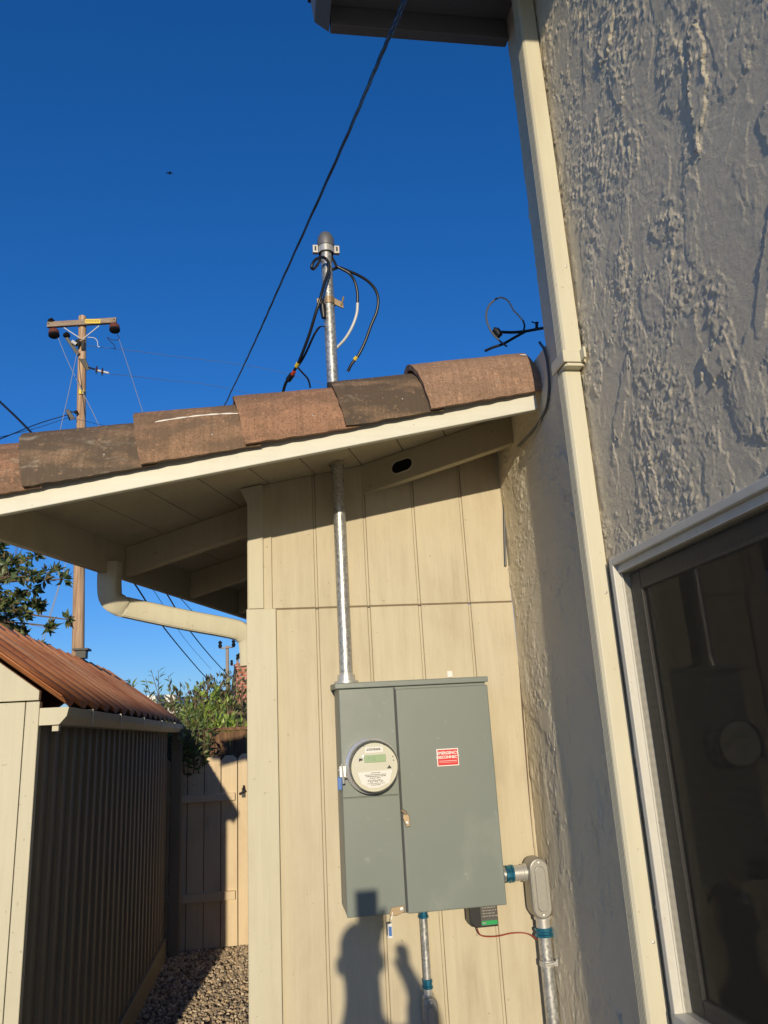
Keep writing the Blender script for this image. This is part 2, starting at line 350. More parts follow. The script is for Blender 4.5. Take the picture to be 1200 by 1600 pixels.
ORIG = {}
def link(o, parent):
    COL.objects.link(o)
    if parent is not None: o.parent = parent; ORIG[o.name] = ORIG[parent.name]
    else: ORIG[o.name] = Vector((0, 0, 0))
def thing(name, label, cat, loc, group=None):
    o = bpy.data.objects.new(name, None); o.empty_display_size = 0.1; COL.objects.link(o); o.location = loc
    ORIG[o.name] = Vector(loc); o['label'] = label; o['category'] = cat
    if group: o['group'] = group
    return o
def tag(o, label=None, cat=None, group=None, kind=None):
    if label: o['label'] = label
    if cat: o['category'] = cat
    if group: o['group'] = group
    if kind: o['kind'] = kind
    return o
def obj(name, mb, mat, parent=None, bevel=0, smooth=False, loc=None, seg=2, angle=40):
    org = ORIG[parent.name] if parent is not None else Vector(loc or (0, 0, 0))
    me = bpy.data.meshes.new(name)
    me.from_pydata([tuple(p - org) for p in mb.v], [], mb.f)
    if len(set(mb.tone)) > 1:
        a = me.attributes.new('tone', 'FLOAT', 'POINT'); a.data.foreach_set('value', mb.tone)
    me.materials.append(mat if not isinstance(mat, str) else M[mat])
    bm = bmesh.new(); bm.from_mesh(me); bmesh.ops.recalc_face_normals(bm, faces=bm.faces) if len(mb.f) < 60000 else None
    bm.to_mesh(me); bm.free()
    if smooth:
        for p in me.polygons: p.use_smooth = True
        try: me.set_sharp_from_angle(angle=math.radians(angle))
        except Exception: pass
    o = bpy.data.objects.new(name, me); link(o, parent)
    if parent is None: o.location = org; ORIG[o.name] = org
    if bevel:
        bv = o.modifiers.new('bevel', 'BEVEL'); bv.width = bevel; bv.segments = seg; bv.limit_method = 'ANGLE'; bv.angle_limit = math.radians(35)
    return o
def spline(pts, n=8):
    """Catmull-Rom through points"""
    p = [Vector(a) for a in pts]; p = [p[0] * 2 - p[1]] + p + [p[-1] * 2 - p[-2]]; out = []
    for i in range(1, len(p) - 2):
        for j in range(n):
            t = j / n; a, b_, c, d = p[i - 1], p[i], p[i + 1], p[i + 2]
            out.append(0.5 * ((2 * b_) + (c - a) * t + (2 * a - 5 * b_ + 4 * c - d) * t * t + (3 * b_ - a - 3 * c + d) * t ** 3))
    out.append(p[-2]); return out
def textmesh(mb, s, origin, right, up, size, align='CENTER'):
    """built-in font outlines laid on a plane"""
    cu = bpy.data.curves.new('txt', 'FONT'); cu.body = s; cu.size = size; cu.align_x = align; cu.align_y = 'CENTER'; cu.offset = size * 0.03
    o = bpy.data.objects.new('txt', cu); COL.objects.link(o)
    me = o.to_mesh(); right = Vector(right); up = Vector(up); origin = Vector(origin)
    mb.add([origin + right * v.co.x + up * v.co.y for v in me.vertices], [tuple(p.vertices) for p in me.polygons])
    o.to_mesh_clear(); bpy.data.objects.remove(o); bpy.data.curves.remove(cu)

# ------------------------------------------------------------------ numpy noise
def vnoise(x, y, seed):
    xi = np.floor(x).astype(np.int64); yi = np.floor(y).astype(np.int64); fx = x - xi; fy = y - yi
    fx = fx * fx * (3 - 2 * fx); fy = fy * fy * (3 - 2 * fy)
    def h(a, b):
        k = (a * 374761393 + b * 668265263 + seed * 974711) & 0xffffffff
        k = ((k ^ (k >> 13)) * 1274126177) & 0xffffffff
        return ((k ^ (k >> 16)) & 0xffff) / 65535.0
    return (h(xi, yi) * (1 - fx) + h(xi + 1, yi) * fx) * (1 - fy) + (h(xi, yi + 1) * (1 - fx) + h(xi + 1, yi + 1) * fx) * fy
def fbm(x, y, seed, o=4):
    r = 0; a = 0.5; s = 0
    for i in range(o): r = r + a * vnoise(x * 2 ** i, y * 2 ** i, seed + i * 17); s += a; a *= 0.5
    return r / s

# =================================================================== GROUND
WX = 0.975                                     # plane of the stucco wall
g = MB(); g.add([(-400, -300, 0), (400, -300, 0), (400, 900, 0), (-400, 900, 0)], [(0, 1, 2, 3)])
tag(obj('ground', g, 'ground'), kind='structure')
st = MB()
ico = bmesh.new(); bmesh.ops.create_icosphere(ico, subdivisions=1, radius=1)
iv = [v.co.copy() for v in ico.verts]; jf = [tuple(v.index for v in f.verts) for f in ico.faces]; ico.free()
cand = []
for i in range(9500):
    x = random.uniform(-0.88, 0.9); y = random.uniform(4.6, 7.24)
    if x > -0.06 + (y - 3) * 0.384: continue
    cand.append((x, y))
for (x, y) in cand:
    s = random.uniform(0.007, 0.016) * (1.35 if random.random() < 0.12 else 1)
    q = Matrix.Rotation(random.uniform(0, 6.28), 3, Vector((random.gauss(0, 1), random.gauss(0, 1), random.gauss(0, 1))).normalized())
    sc = Vector((random.uniform(0.8, 1.4), random.uniform(0.7, 1.1), random.uniform(0.5, 0.9))) * s
    sd = random.uniform(0, 99)
    vs = []
    for a in iv:
        k = 1 + 0.35 * (mnoise.noise(a * 1.4 + Vector((sd, 0, 0))))
        w = q @ Vector((a.x * sc.x * k, a.y * sc.y * k, a.z * sc.z * k)); vs.append((x + w.x, y + w.y, 0.008 + random.uniform(0, 0.002) + w.z))
    st.add(vs, jf, random.random())
tag(obj('gravel', st, 'stone'), kind='stuff', label='loose tan and grey gravel stones between shed and house', cat='gravel')

# =================================================================== TWO STOREY STUCCO HOUSE
house = thing('stucco_house', 'tall grey stucco house at the right with a white framed window and a cream downspout', 'house', (WX, 0, 0))
YE = 2.335                                     # far edge of the upper wall
def stucco_sheet():
    y = np.concatenate([np.arange(0.35, 0.95, 0.012), np.arange(0.95, 2.05, 0.0032), np.arange(2.05, 3.0 + 1e-6, 0.0045)])
    z = np.concatenate([np.arange(0.35, 2.05, 0.006), np.arange(2.05, 4.40, 0.0032)])
    Y, Z = np.meshgrid(y, z, indexing='ij')
    H = 0.0008 * fbm(Y * 5, Z * 3.5, 3, 3)
    for k in range(600):
        cy = rng.uniform(0.3, 3.0); cz = rng.uniform(0.3, 4.4)
        L = rng.uniform(0.03, 0.15); w = rng.uniform(0.02, 0.075); a = rng.normal(0.0, 0.6)
        R = max(L, w) * 1.3
        i0, i1 = np.searchsorted(y, [cy - R, cy + R]); j0, j1 = np.searchsorted(z, [cz - R, cz + R])
        if i1 - i0 < 3 or j1 - j0 < 3: continue
        yy = Y[i0:i1, j0:j1] - cy; zz = Z[i0:i1, j0:j1] - cz
        u = yy * math.cos(a) - zz * math.sin(a); v = yy * math.sin(a) + zz * math.cos(a)
        n1 = fbm(yy * 24 + k, zz * 14, k, 3) - 0.5; n2 = fbm(yy * 95 + k, zz * 80, k + 3, 3) - 0.5
        e = (u / w) ** 2 + (v / L) ** 2 + 2.2 * n1 + 1.1 * n2
        hh = rng.uniform(0.0003, 0.0024) * (1.9 if rng.random() < 0.10 else 1)
        sub = H[i0:i1, j0:j1]
        gate = np.clip((fbm(yy * 26 + 3 * k, zz * 20, k + 5, 2) - 0.56) * 7, 0, 1)
        lip = np.exp(-((e - 0.80) / 0.13) ** 2) * gate * hh * 0.6
        new = sub * 0.5 + hh + lip
        H[i0:i1, j0:j1] = np.where(e < 0.95, new, sub)
    # crisp trowel edges: a sharp step that fades out behind it
    for k in range(1300):
        cy = rng.uniform(0.9, 3.0); cz = rng.uniform(0.4, 4.4); L = rng.uniform(0.015, 0.10) * (1.7 if rng.random() < 0.15 else 1); h = rng.uniform(0.0005, 0.0020)
        i0, i1 = np.searchsorted(y, [cy - 0.05, cy + 0.09]); j0, j1 = np.searchsorted(z, [cz - L, cz + L])
        if i1 - i0 < 3 or j1 - j0 < 3: continue
        yy = Y[i0:i1, j0:j1] - cy; zz = Z[i0:i1, j0:j1] - cz
        path = (fbm(zz * 9 + k * 3.7, zz * 0 + k, k, 4) - 0.5) * 0.10 + zz * rng.normal(0, 0.25)
        dy = yy - path
        taper = np.clip(1.2 - np.abs(zz) / L * 1.2, 0, 1) * np.clip((fbm(zz * 30 + k, zz * 0, k + 9, 2) - 0.25) * 4, 0, 1)
        H[i0:i1, j0:j1] += h * taper * np.where(dy > 0, np.exp(-dy / 0.032), 0)
    # rough torn stipple where the trowel pulled the plaster
    msk = np.clip((fbm(Y * 8.0 + 9, Z * 6.0, 41, 4) - 0.52) * 9, 0, 1)
    H += msk * 0.0115 * np.clip(fbm(Y * 56 + 11, Z * 78 + Y * 14, 57, 4) - 0.50, 0, 1)
    msk2 = np.clip((fbm(Y * 3.1 + 29, Z * 2.6, 91, 3) - 0.5) * 8, 0, 1)
    H += msk2 * 0.0022 * np.clip(fbm(Y * 80 + 11, Z * 120, 97, 2) - 0.45, 0, 1)
    H += 0.0016 * (0.4 + 0.65 * np.clip((fbm(Y * 6 + 3, Z * 5, 123, 3) - 0.35) * 3, 0, 1)) * (fbm(Y * 66, Z * 100, 77, 3) - 0.5)
    ny, nz = Y.shape
    co = np.stack([np.full(Y.shape, WX) - H, Y, Z], -1).reshape(-1, 3)
    i, j = np.meshgrid(np.arange(ny - 1), np.arange(nz - 1), indexing='ij')
    yc = ((y[:-1] + y[1:]) / 2)[i]; zc = ((z[:-1] + z[1:]) / 2)[j]
    keep = ~((yc < 2.034) & (zc > 0.925) & (zc < 2.085)) & ~((yc > YE) & (zc > 2.93))
    a = (i * nz + j)[keep]
    q = np.stack([a, a + 1, a + nz + 1, a + nz], -1)
    used, inv = np.unique(q, return_inverse=True); co = co[used]; q = inv.reshape(q.shape)
    me = bpy.data.meshes.new('stucco_wall')
    co = co - np.array([WX, 0, 0])
    me.vertices.add(len(co)); me.vertices.foreach_set('co', co.astype(np.float32).ravel())
    me.loops.add(q.size); me.loops.foreach_set('vertex_index', q.astype(np.int32).ravel())
    me.polygons.add(len(q)); me.polygons.foreach_set('loop_start', np.arange(0, q.size, 4, dtype=np.int32))
    me.polygons.foreach_set('use_smooth', np.ones(len(q), dtype=bool))
    me.update(calc_edges=True); me.validate()
    me.materials.append(M['stucco'])
    o = bpy.data.objects.new('stucco_wall', me); link(o, house); return o
stucco_sheet()
# the rest of the shell: low base, wall nearer than the camera sees, far end, top
b = MB()
b.box((WX, -4, 0), (WX + 0.2, 0.35, 5.6)); b.box((WX, 0.35, 0), (WX + 0.2, 3.0, 0.35))
b.box((WX + 0.004, 0.35, 4.397), (WX + 0.2, YE, 5.6))
b.box((WX + 0.004, YE - 0.2, 2.9), (WX + 4, YE - 0.002, 5.6))
b.box((WX + 0.21, -4, 5.602), (WX + 4, YE, 5.7))
obj('outer_wall', b, 'stucco', house)
b = MB(); b.box((WX + 0.004, YE - 0.003, 2.9), (WX + 0.15, YE + 0.004, 4.35)); obj('corner_trim', b, 'stucco', house)

# upper eave
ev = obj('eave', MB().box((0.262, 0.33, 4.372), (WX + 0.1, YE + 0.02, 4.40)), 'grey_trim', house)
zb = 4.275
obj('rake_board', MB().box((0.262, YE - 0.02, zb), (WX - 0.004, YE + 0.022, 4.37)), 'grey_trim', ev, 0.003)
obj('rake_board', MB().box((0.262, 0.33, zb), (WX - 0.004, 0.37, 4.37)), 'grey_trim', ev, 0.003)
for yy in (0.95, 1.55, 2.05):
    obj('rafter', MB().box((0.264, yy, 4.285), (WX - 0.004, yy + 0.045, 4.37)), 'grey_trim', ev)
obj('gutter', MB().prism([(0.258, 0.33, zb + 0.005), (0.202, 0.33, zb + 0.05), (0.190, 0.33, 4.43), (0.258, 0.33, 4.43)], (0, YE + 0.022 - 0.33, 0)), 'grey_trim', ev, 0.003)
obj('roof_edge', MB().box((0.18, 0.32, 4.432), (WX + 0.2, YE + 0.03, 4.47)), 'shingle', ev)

# cream downspout on the stucco wall
SY0, SY1, SX0 = 2.040, 2.102, 0.907
def spout_profile(z0, z1, grow=0.0, dy=0.0):
    """rectangular pipe with ribs on its left side"""
    x0, x1, y0, y1 = SX0 - grow, WX - 0.009, SY0 - grow + dy, SY1 + grow + dy
    poly = [(x0 + 0.008, y0), (x1, y0), (x1, y1), (x0 + 0.006, y1)]
    n = 5
    for i in range(n):                       # ribs, far to near
        a = y1 - 0.008 - (y1 - y0 - 0.016) * i / n; w = (y1 - y0 - 0.016) / n
        poly += [(x0, a), (x0, a - w * 0.55), (x0 + 0.006, a - w * 0.60), (x0 + 0.006, a - w * 0.95)]
    poly += [(x0, y0 + 0.008)]
    return MB().prism([(p[0], p[1], z0) for p in poly], (0, 0, z1 - z0))
sp = obj('downspout', spout_profile(2.70, 4.45), 'spout', house, 0.003)
obj('pipe_section', spout_profile(0.15, 2.72, -0.003, 0.028), 'spout', sp, 0.003)
b = MB()
zc = 2.73
b.box((SX0 - 0.007, SY0 - 0.007, zc - 0.02), (WX + 0.0, SY0 - 0.001, zc + 0.02))
b.box((SX0 - 0.007, SY0 - 0.001, zc - 0.02), (SX0 - 0.001, SY1 + 0.035, zc + 0.02))
b.box((WX - 0.02, SY0 - 0.035, zc - 0.018), (WX - 0.012, SY0 - 0.0075, zc + 0.018))
obj('strap', b, 'spout', sp, 0.002)
for zz in (3.05, 2.0, 1.1):
    b = MB().lathe((SX0 + 0.045, SY0 - 0.0005 + (0.031 if zz < 2.7 else 0), zz), (0, -1, 0), [(0, 0.004), (0.002, 0.004), (0.003, 0.0015), (0.003, 0)], 8)
    obj('screw', b, 'steel', sp)

# window
WY0, WY1, WZ0, WZ1 = 0.30, 2.038, 0.925, 2.088
win = obj('window', MB().box((WX - 0.018, WY1 - 0.022, WZ0), (WX + 0.06, WY1, WZ1))
          .box((WX - 0.018, WY0, WZ0), (WX + 0.06, WY0 + 0.04, WZ1))
          .box((WX - 0.018, WY0 + 0.04, WZ1 - 0.022), (WX + 0.06, WY1 - 0.022, WZ1))
          .box((WX - 0.022, WY0 + 0.04, WZ0), (WX + 0.06, WY1 - 0.022, WZ0 + 0.03)), 'vinyl', house, 0.003)
obj('frame', MB().box((WX - 0.004, WY0 + 0.041, WZ1 - 0.044), (WX + 0.06, WY1 - 0.0225, WZ1 - 0.0225))
    .box((WX + 0.004, WY1 - 0.0255, WZ0 + 0.031), (WX + 0.008, WY1 - 0.0222, WZ1 - 0.045)), 'vinyl', win, 0.001)
obj('sash', MB().box((WX + 0.026, WY1 - 0.085, WZ0 + 0.031), (WX + 0.055, WY1 - 0.026, WZ1 - 0.049))
    .box((WX + 0.026, WY0 + 0.041, WZ1 - 0.10), (WX + 0.055, WY1 - 0.086, WZ1 - 0.049))
    .box((WX + 0.026, WY0 + 0.041, WZ0 + 0.031), (WX + 0.055, WY1 - 0.086, WZ0 + 0.075)), 'vinyl_grey', win, 0.003)
obj('pane', MB().box((WX + 0.036, WY0 + 0.04, WZ0 + 0.07), (WX + 0.040, WY1 - 0.08, WZ1 - 0.09)), 'glass', win)
b = MB()
for yy in (PX(1122, 1030, WX + 0.03).y, 1.19, 0.84): b.box((WX + 0.044, yy, WZ0 + 0.076), (WX + 0.050, yy + 0.017, WZ1 - 0.101))
for zz in (PX(1050, 1038, WX + 0.03).z, PX(1085, 1217, WX + 0.03).z, PX(1120, 1402, WX + 0.03).z): b.box((WX + 0.0445, WY0 + 0.042, zz), (WX + 0.0495, WY1 - 0.087, zz + 0.017))
obj('grille', b, plain('grille_bar', (0.22, 0.21, 0.18), 0.6), win)
obj('insect_screen', MB().add([(WX + 0.010, WY0 + 0.04, WZ0 + 0.03), (WX + 0.010, WY1 - 0.023, WZ0 + 0.03), (WX + 0.010, WY1 - 0.023, WZ1 - 0.044), (WX + 0.010, WY0 + 0.04, WZ1 - 0.044)], [(0, 1, 2, 3)]), 'screen', win)
b = MB()
vs = []; n = 90
for i in range(n + 1):
    yy = WY0 + (WY1 - WY0) * i / n; xx = WX + 0.11 + 0.022 * math.sin(yy * 46 + 2 * math.sin(yy * 7)) + 0.01 * math.sin(yy * 103)
    vs += [(xx, yy, WZ0 - 0.02), (xx + 0.006 * math.sin(yy * 30), yy, WZ1 + 0.02)]
b.add(vs, [(2 * i, 2 * i + 2, 2 * i + 3, 2 * i + 1) for i in range(n)])
obj('curtain', b, 'curtain', win, smooth=True)
b = MB()
x0, x1, y0, y1, z0, z1 = WX + 0.062, WX + 3, WY0 - 0.5, YE - 0.21, 0.4, 2.6
b.add([(x0, y0, z0), (x1, y0, z0), (x1, y1, z0), (x0, y1, z0), (x0, y0, z1), (x1, y0, z1), (x1, y1, z1), (x0, y1, z1)],
      [(0, 1, 2, 3), (4, 7, 6, 5), (0, 4, 5, 1), (1, 5, 6, 2), (2, 6, 7, 3)])
obj('room', b, 'room', house)

# =================================================================== WING WITH THE SIDING WALL
wing = thing('house_wing', 'low beige siding wing with tile edged roof carrying the grey electrical panel', 'house', (0, 3, 0))
TH = math.radians(21); CS, SN = math.cos(TH), math.sin(TH)
GX = 0.2055; GY = -GX * math.tan(TH)
def zs(x, y): return 2.645 + GX * x + GY * (y - 3)        # underside of the soffit boards
def se(s, e): return (s * CS + e * SN, -s * SN + e * CS)   # roof frame -> plan
S_EAVE = -1.794
# siding panels
GR = [0.1815 + 0.2042 * k for k in range(5) if 0.1815 + 0.2042 * k < WX]
def siding(z0, z1f, yf, x0, x1):
    b = MB(); gb = MB(); gw = 0.0062; xs = [x0] + GR + [x1]
    for i in range(len(xs) - 1):
        a = xs[i] + (gw if i else 0); c = xs[i + 1] - (gw if i < len(xs) - 2 else 0)
        b.hexa([(a, yf, z0), (c, yf, z0), (c, yf + 0.016, z0), (a, yf + 0.016, z0), (a, yf, z1f(a)), (c, yf, z1f(c)), (c, yf + 0.016, z1f(c)), (a, yf + 0.016, z1f(a))])
        # two thin dark strips per channel stand in for contact shade at its edges
    for x in GR:
        top = z1f(x) - 0.002
        b.box((x - gw, yf + 0.0045, z0), (x + gw, yf + 0.0155, top))
        for q in (x - gw + 0.0009, x + gw - 0.0009):
            gb.box((q - 0.0010, yf + 0.0036, z0 + 0.001), (q + 0.0010, yf + 0.0060, top - 0.001))
    return b, gb
b1, g1 = siding(0.12, lambda x: 2.128, 3.0, -0.08, WX - 0.001)
p1 = obj('siding_panel', b1, 'siding', wing, 0.0016); obj('groove_shade', g1, 'groove_shade', p1)
b2, g2 = siding(2.135, lambda x: zs(x, 3) - 0.002, 3.003, -0.08, WX - 0.001)
p2 = obj('siding_panel', b2, 'siding', wing, 0.0016); obj('groove_shade', g2, 'groove_shade', p2)
obj('seam_flashing', MB().box((-0.078, 3.004, 2.1285), (WX - 0.002, 3.012, 2.1345)), 'groove_shade', wing)
obj('corner_board', MB().box((-0.090, 2.978, 0.1), (0.022, 2.999, 2.131)), 'siding_trim', wing, 0.003)
obj('corner_board', MB().prism([(-0.082, 2.984, 2.133), (-0.024, 2.984, 2.133), (-0.024, 2.984, zs(-0.024, 3) - 0.003), (-0.115, 2.984, zs(-0.115, 3) - 0.003), (-0.086, 2.984, 2.56)], (0, 0.018, 0)), 'siding_trim', wing, 0.003)
# side wall, oblique like the roof, and foundation
b = MB(); c0 = Vector((-0.086, 3.0, 0)); ed = Vector((SN, CS, 0)); pn = Vector((CS, -SN, 0))
c1 = c0 + ed * 5
b.hexa([c0 + V(0, 0.0, 0.1), c0 + pn * 0.1 + V(0, 0.03, 0.1), c1 + pn * 0.1 + V(0, 0, 0.1), c1 + V(0, 0, 0.1),
        c0 + V(0, 0.0, zs(c0.x, 3) - .004), c0 + pn * 0.1 + V(0, 0.03, zs(c0.x, 3) - .004), c1 + pn * 0.1 + V(0, 0, zs(c1.x, c1.y) - .004), c1 + V(0, 0, zs(c1.x, c1.y) - .004)])
obj('side_wall', b, 'siding', wing)
obj('foundation', MB().box((-0.07, 3.012, 0.0), (WX, 3.1, 0.14)), 'stucco', wing)
# back walls so the wing is a closed volume
b = MB(); b.box((WX + 0.001, 2.345, 0.0), (WX + 3.2, 2.36, 2.7)); obj('rear_wall', b, 'siding', wing)

# soffit boards (parallel to the eave) with gaps
FY = 2.46
def e_at(s, y): return (y + s * SN) / CS
b = MB(); s = S_EAVE
while s < 0.15:
    s2 = s + 0.1795; a, c = s + 0.002, s2 - 0.002
    p = []
    for zo in (0, 0.018):
        for (ss, ee) in ((a, e_at(a, FY + 0.002)), (c, e_at(c, FY + 0.002)), (c, 6.2), (a, 6.2)):
            x, y = se(ss, ee); p.append((x, y, zs(x, y) + zo))
    b.hexa(p); s = s2
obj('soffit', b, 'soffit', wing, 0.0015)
b = MB(); p = []
for zo in (0.019, 0.034):
    for (ss, ee) in ((S_EAVE - 0.03, e_at(S_EAVE - 0.03, FY + 0.003)), (0.5, e_at(0.5, FY + 0.003)), (0.5, 6.2), (S_EAVE - 0.03, 6.2)):
        x, y = se(ss, ee); p.append((x, y, zs(x, y) + zo))
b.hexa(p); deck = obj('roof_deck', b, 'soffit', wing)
# rafters
def rafter(e, s0, s1, name='rafter'):
    b = MB(); p = []
    for zo in (-0.128, -0.001):
        for (ss, ee) in ((s0, e), (s1, e), (s1, e + 0.04), (s0, e + 0.04)):
            x, y = se(ss, ee); p.append((x, y, zs(x, y) + zo))
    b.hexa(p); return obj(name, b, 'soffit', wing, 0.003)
rf = rafter(2.941, S_EAVE + 0.001, -0.075)
for k in (1, 2, 3): rafter(2.941 + 0.61 * k, S_EAVE + 0.001, -0.9)
# vent slot on the near rafter; black plate stands in for its inner shade
def slot_pts(sc_, half, r, off, n=10):
    pts = []
    for i in range(n + 1):
        a = math.pi / 2 + math.pi * i / n; pts.append((sc_ - half + r * math.cos(a), r * math.sin(a)))
    for i in range(n + 1):
        a = -math.pi / 2 + math.pi * i / n; pts.append((sc_ + half + r * math.cos(a), r * math.sin(a)))
    out = []
    for (s_, w) in pts:
        x, y = se(s_, 2.941 - off); out.append(Vector((x, y, zs(x, y) - 0.062 + w)))
    return out
vpt = None
v = ray(628, 728); nrm = np.array([SN, CS, 0]); tt = (2.941 - CAM @ nrm) / (v @ nrm); q = CAM + tt * v
s_c = q[0] * CS - q[1] * SN; wof = q[2] - (zs(q[0], q[1]) - 0.062)
hole = [p_ + V(0, 0, wof) for p_ in slot_pts(s_c, 0.018, 0.026, 0.001)]
o_ = obj('vent_hole_shade', MB().prism(hole, se(0, -0.0015) + (0,)), 'dark_void', rf)
rim = [p_ + V(0, 0, wof) for p_ in slot_pts(s_c, 0.018, 0.027, 0.002)]
obj('vent_rim', MB().tube(rim + [rim[0]], 0.0028, 8), 'spout', rf, smooth=True)
# eave fascia and gutter behind it
b = MB(); p = []
for zo in (-0.148, 0.03):
    for (ss, ee) in ((S_EAVE - 0.028, e_at(S_EAVE - 0.028, FY + 0.001)), (S_EAVE, e_at(S_EAVE, FY + 0.001)), (S_EAVE, 6.2), (S_EAVE - 0.028, 6.2)):
        x, y = se(ss, ee); p.append((x, y, 2.495 + zo))
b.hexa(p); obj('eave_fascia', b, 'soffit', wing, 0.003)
def gx(s_, e_, z): x, y = se(s_, e_); return (x, y, z)
e0 = e_at(S_EAVE - 0.03, FY + 0.0)
prof = [(-0.03, 2.38), (-0.10, 2.38), (-0.125, 2.42), (-0.125, 2.50), (-0.118, 2.50), (-0.118, 2.424), (-0.096, 2.388), (-0.036, 2.388), (-0.036, 2.50), (-0.03, 2.50)]
gut = obj('gutter', MB().prism([gx(S_EAVE + a, e0, z) for a, z in prof], V(*(ed * (6.2 - e0)))), 'spout', wing, 0.001)
# gutter spout that elbows back to the wall
pa = P(172, 880, 3.30); pb = P(171, 915, 3.30)
pts = [pa, pb, P(174, 935, 3.31), P(186, 945, 3.33), P(205, 951, 3.36), P(290, 969, 3.42), P(355, 981, 3.47), P(378, 988, 3.49), P(389, 1003, 3.50), P(392, 1040, 3.50)]
pts2 = spline(pts, 5)
def ribbed(pts, w, h, n=40):
    vs = []; fs = []; k = len(pts)
    for i, p in enumerate(pts):
        td = (pts[min(i + 1, k - 1)] - pts[max(i - 1, 0)]).normalized()
        sd = Vector((0.25, 0.97, 0)); sd = (sd - td * sd.dot(td)).normalized(); up = sd.cross(td).normalized()
        for j in range(n):
            a = 2 * math.pi * j / n; c, s_ = math.cos(a), math.sin(a)
            ex = math.copysign(abs(c) ** 0.45, c); ey = math.copysign(abs(s_) ** 0.45, s_)
            rr = 1 - 0.035 * (0.5 + 0.5 * math.cos(a * 16))
            vs.append(p + sd * ex * w / 2 * rr + up * ey * h / 2 * rr)
    for i in range(k - 1):
        for j in range(n): fs.append((i * n + j, i * n + (j + 1) % n, (i + 1) * n + (j + 1) % n, (i + 1) * n + j))
    fs += [tuple(range(n - 1, -1, -1)), tuple((k - 1) * n + j for j in range(n))]
    return MB().add(vs, fs)
dsp = obj('downspout', ribbed(pts2, 0.075, 0.088), 'spout', gut, smooth=True, angle=35)
# rake fascia
xl = (S_EAVE - 0.028 + FY * SN) / CS; xr = 0.957
def zf(x): return 2.533 + GX * x
obj('rake_fascia', MB().hexa([(xl, FY - 0.024, zf(xl)), (xr, FY - 0.024, zf(xr)), (xr, FY, zf(xr)), (xl, FY, zf(xl)),
                              (xl, FY - 0.024, zf(xl) + 0.11), (xr, FY - 0.024, zf(xr) + 0.11), (xr, FY, zf(xr) + 0.11), (xl, FY, zf(xl) + 0.11)]), 'fascia', wing, 0.003)
# barrel tiles along the rake; each rides over the next one down
TX = [P(px, 640, 2.47).x for px in (-118, 50, 222, 378, 530, 660, 846)]
TX[-1] = 0.972; TX[0] = -1.03
def barrel(xa, xb, ra, rb, lift_a, lift_b, seed, dip):
    """half barrel from xa (low, wide end) to xb (high, narrow end)"""
    b = MB(); nx, na = 26, 30; th = 0.022
    outer = []; inner = []
    for i in range(nx + 1):
        f = i / nx; x = xa + (xb - xa) * f; r = ra + (rb - ra) * f; lf = lift_a + (lift_b - lift_a) * f
        for j in range(na + 1):
            a = -0.03 + (0.60 * math.pi + 0.03) * j / na
            chip = 0.004 * mnoise.noise(Vector((x * 25, a * 3, seed))) if j in (0,) else 0
            wob = 0.0015 * mnoise.noise(Vector((x * 9, a * 4, seed))) + 0.0022 * math.sin(x * 300) * (mnoise.noise(Vector((x * 8, a * 2, seed))) * 0.5 + 0.5) * 0.25
            endw = 0.004 * mnoise.noise(Vector((a * 5, seed, 1.3))) if i == 0 else 0
            zc_ = 2.603 + GX * x + lf - dip * 0
            for rr, lst in ((r + wob, outer), (r - th, inner)):
                lst.append(Vector((x + endw - 0.21 * (rr * math.sin(a) - 0.06), 2.551 - rr * 0.72 * math.cos(a), zc_ + rr * math.sin(a) + chip)))
    n = na + 1; o = len(outer)
    fs = []
    for i in range(nx):
        for j in range(na):
            q = (i * n + j, i * n + j + 1, (i + 1) * n + j + 1, (i + 1) * n + j); fs.append(q); fs.append(tuple(o + k for k in reversed(q)))
        fs.append((i * n, (i + 1) * n, o + (i + 1) * n, o + i * n)); fs.append((i * n + na, o + i * n + na, o + (i + 1) * n + na, (i + 1) * n + na))
    for j in range(na):
        fs.append((j, o + j, o + j + 1, j + 1)); k = nx * n; fs.append((k + j, k + j + 1, o + k + j + 1, o + k + j))
    return b.add(outer + inner, fs)
TL = ['pale lichened orange brown tile', 'sooty grey streaked tile', 'brown tile with a white chalk scratch', 'plain reddish brown tile', 'blackened tile between two red ones', 'reddish tile with a pale chip at its end']
TMI = [0, 1, 2, 3, 4, 5]
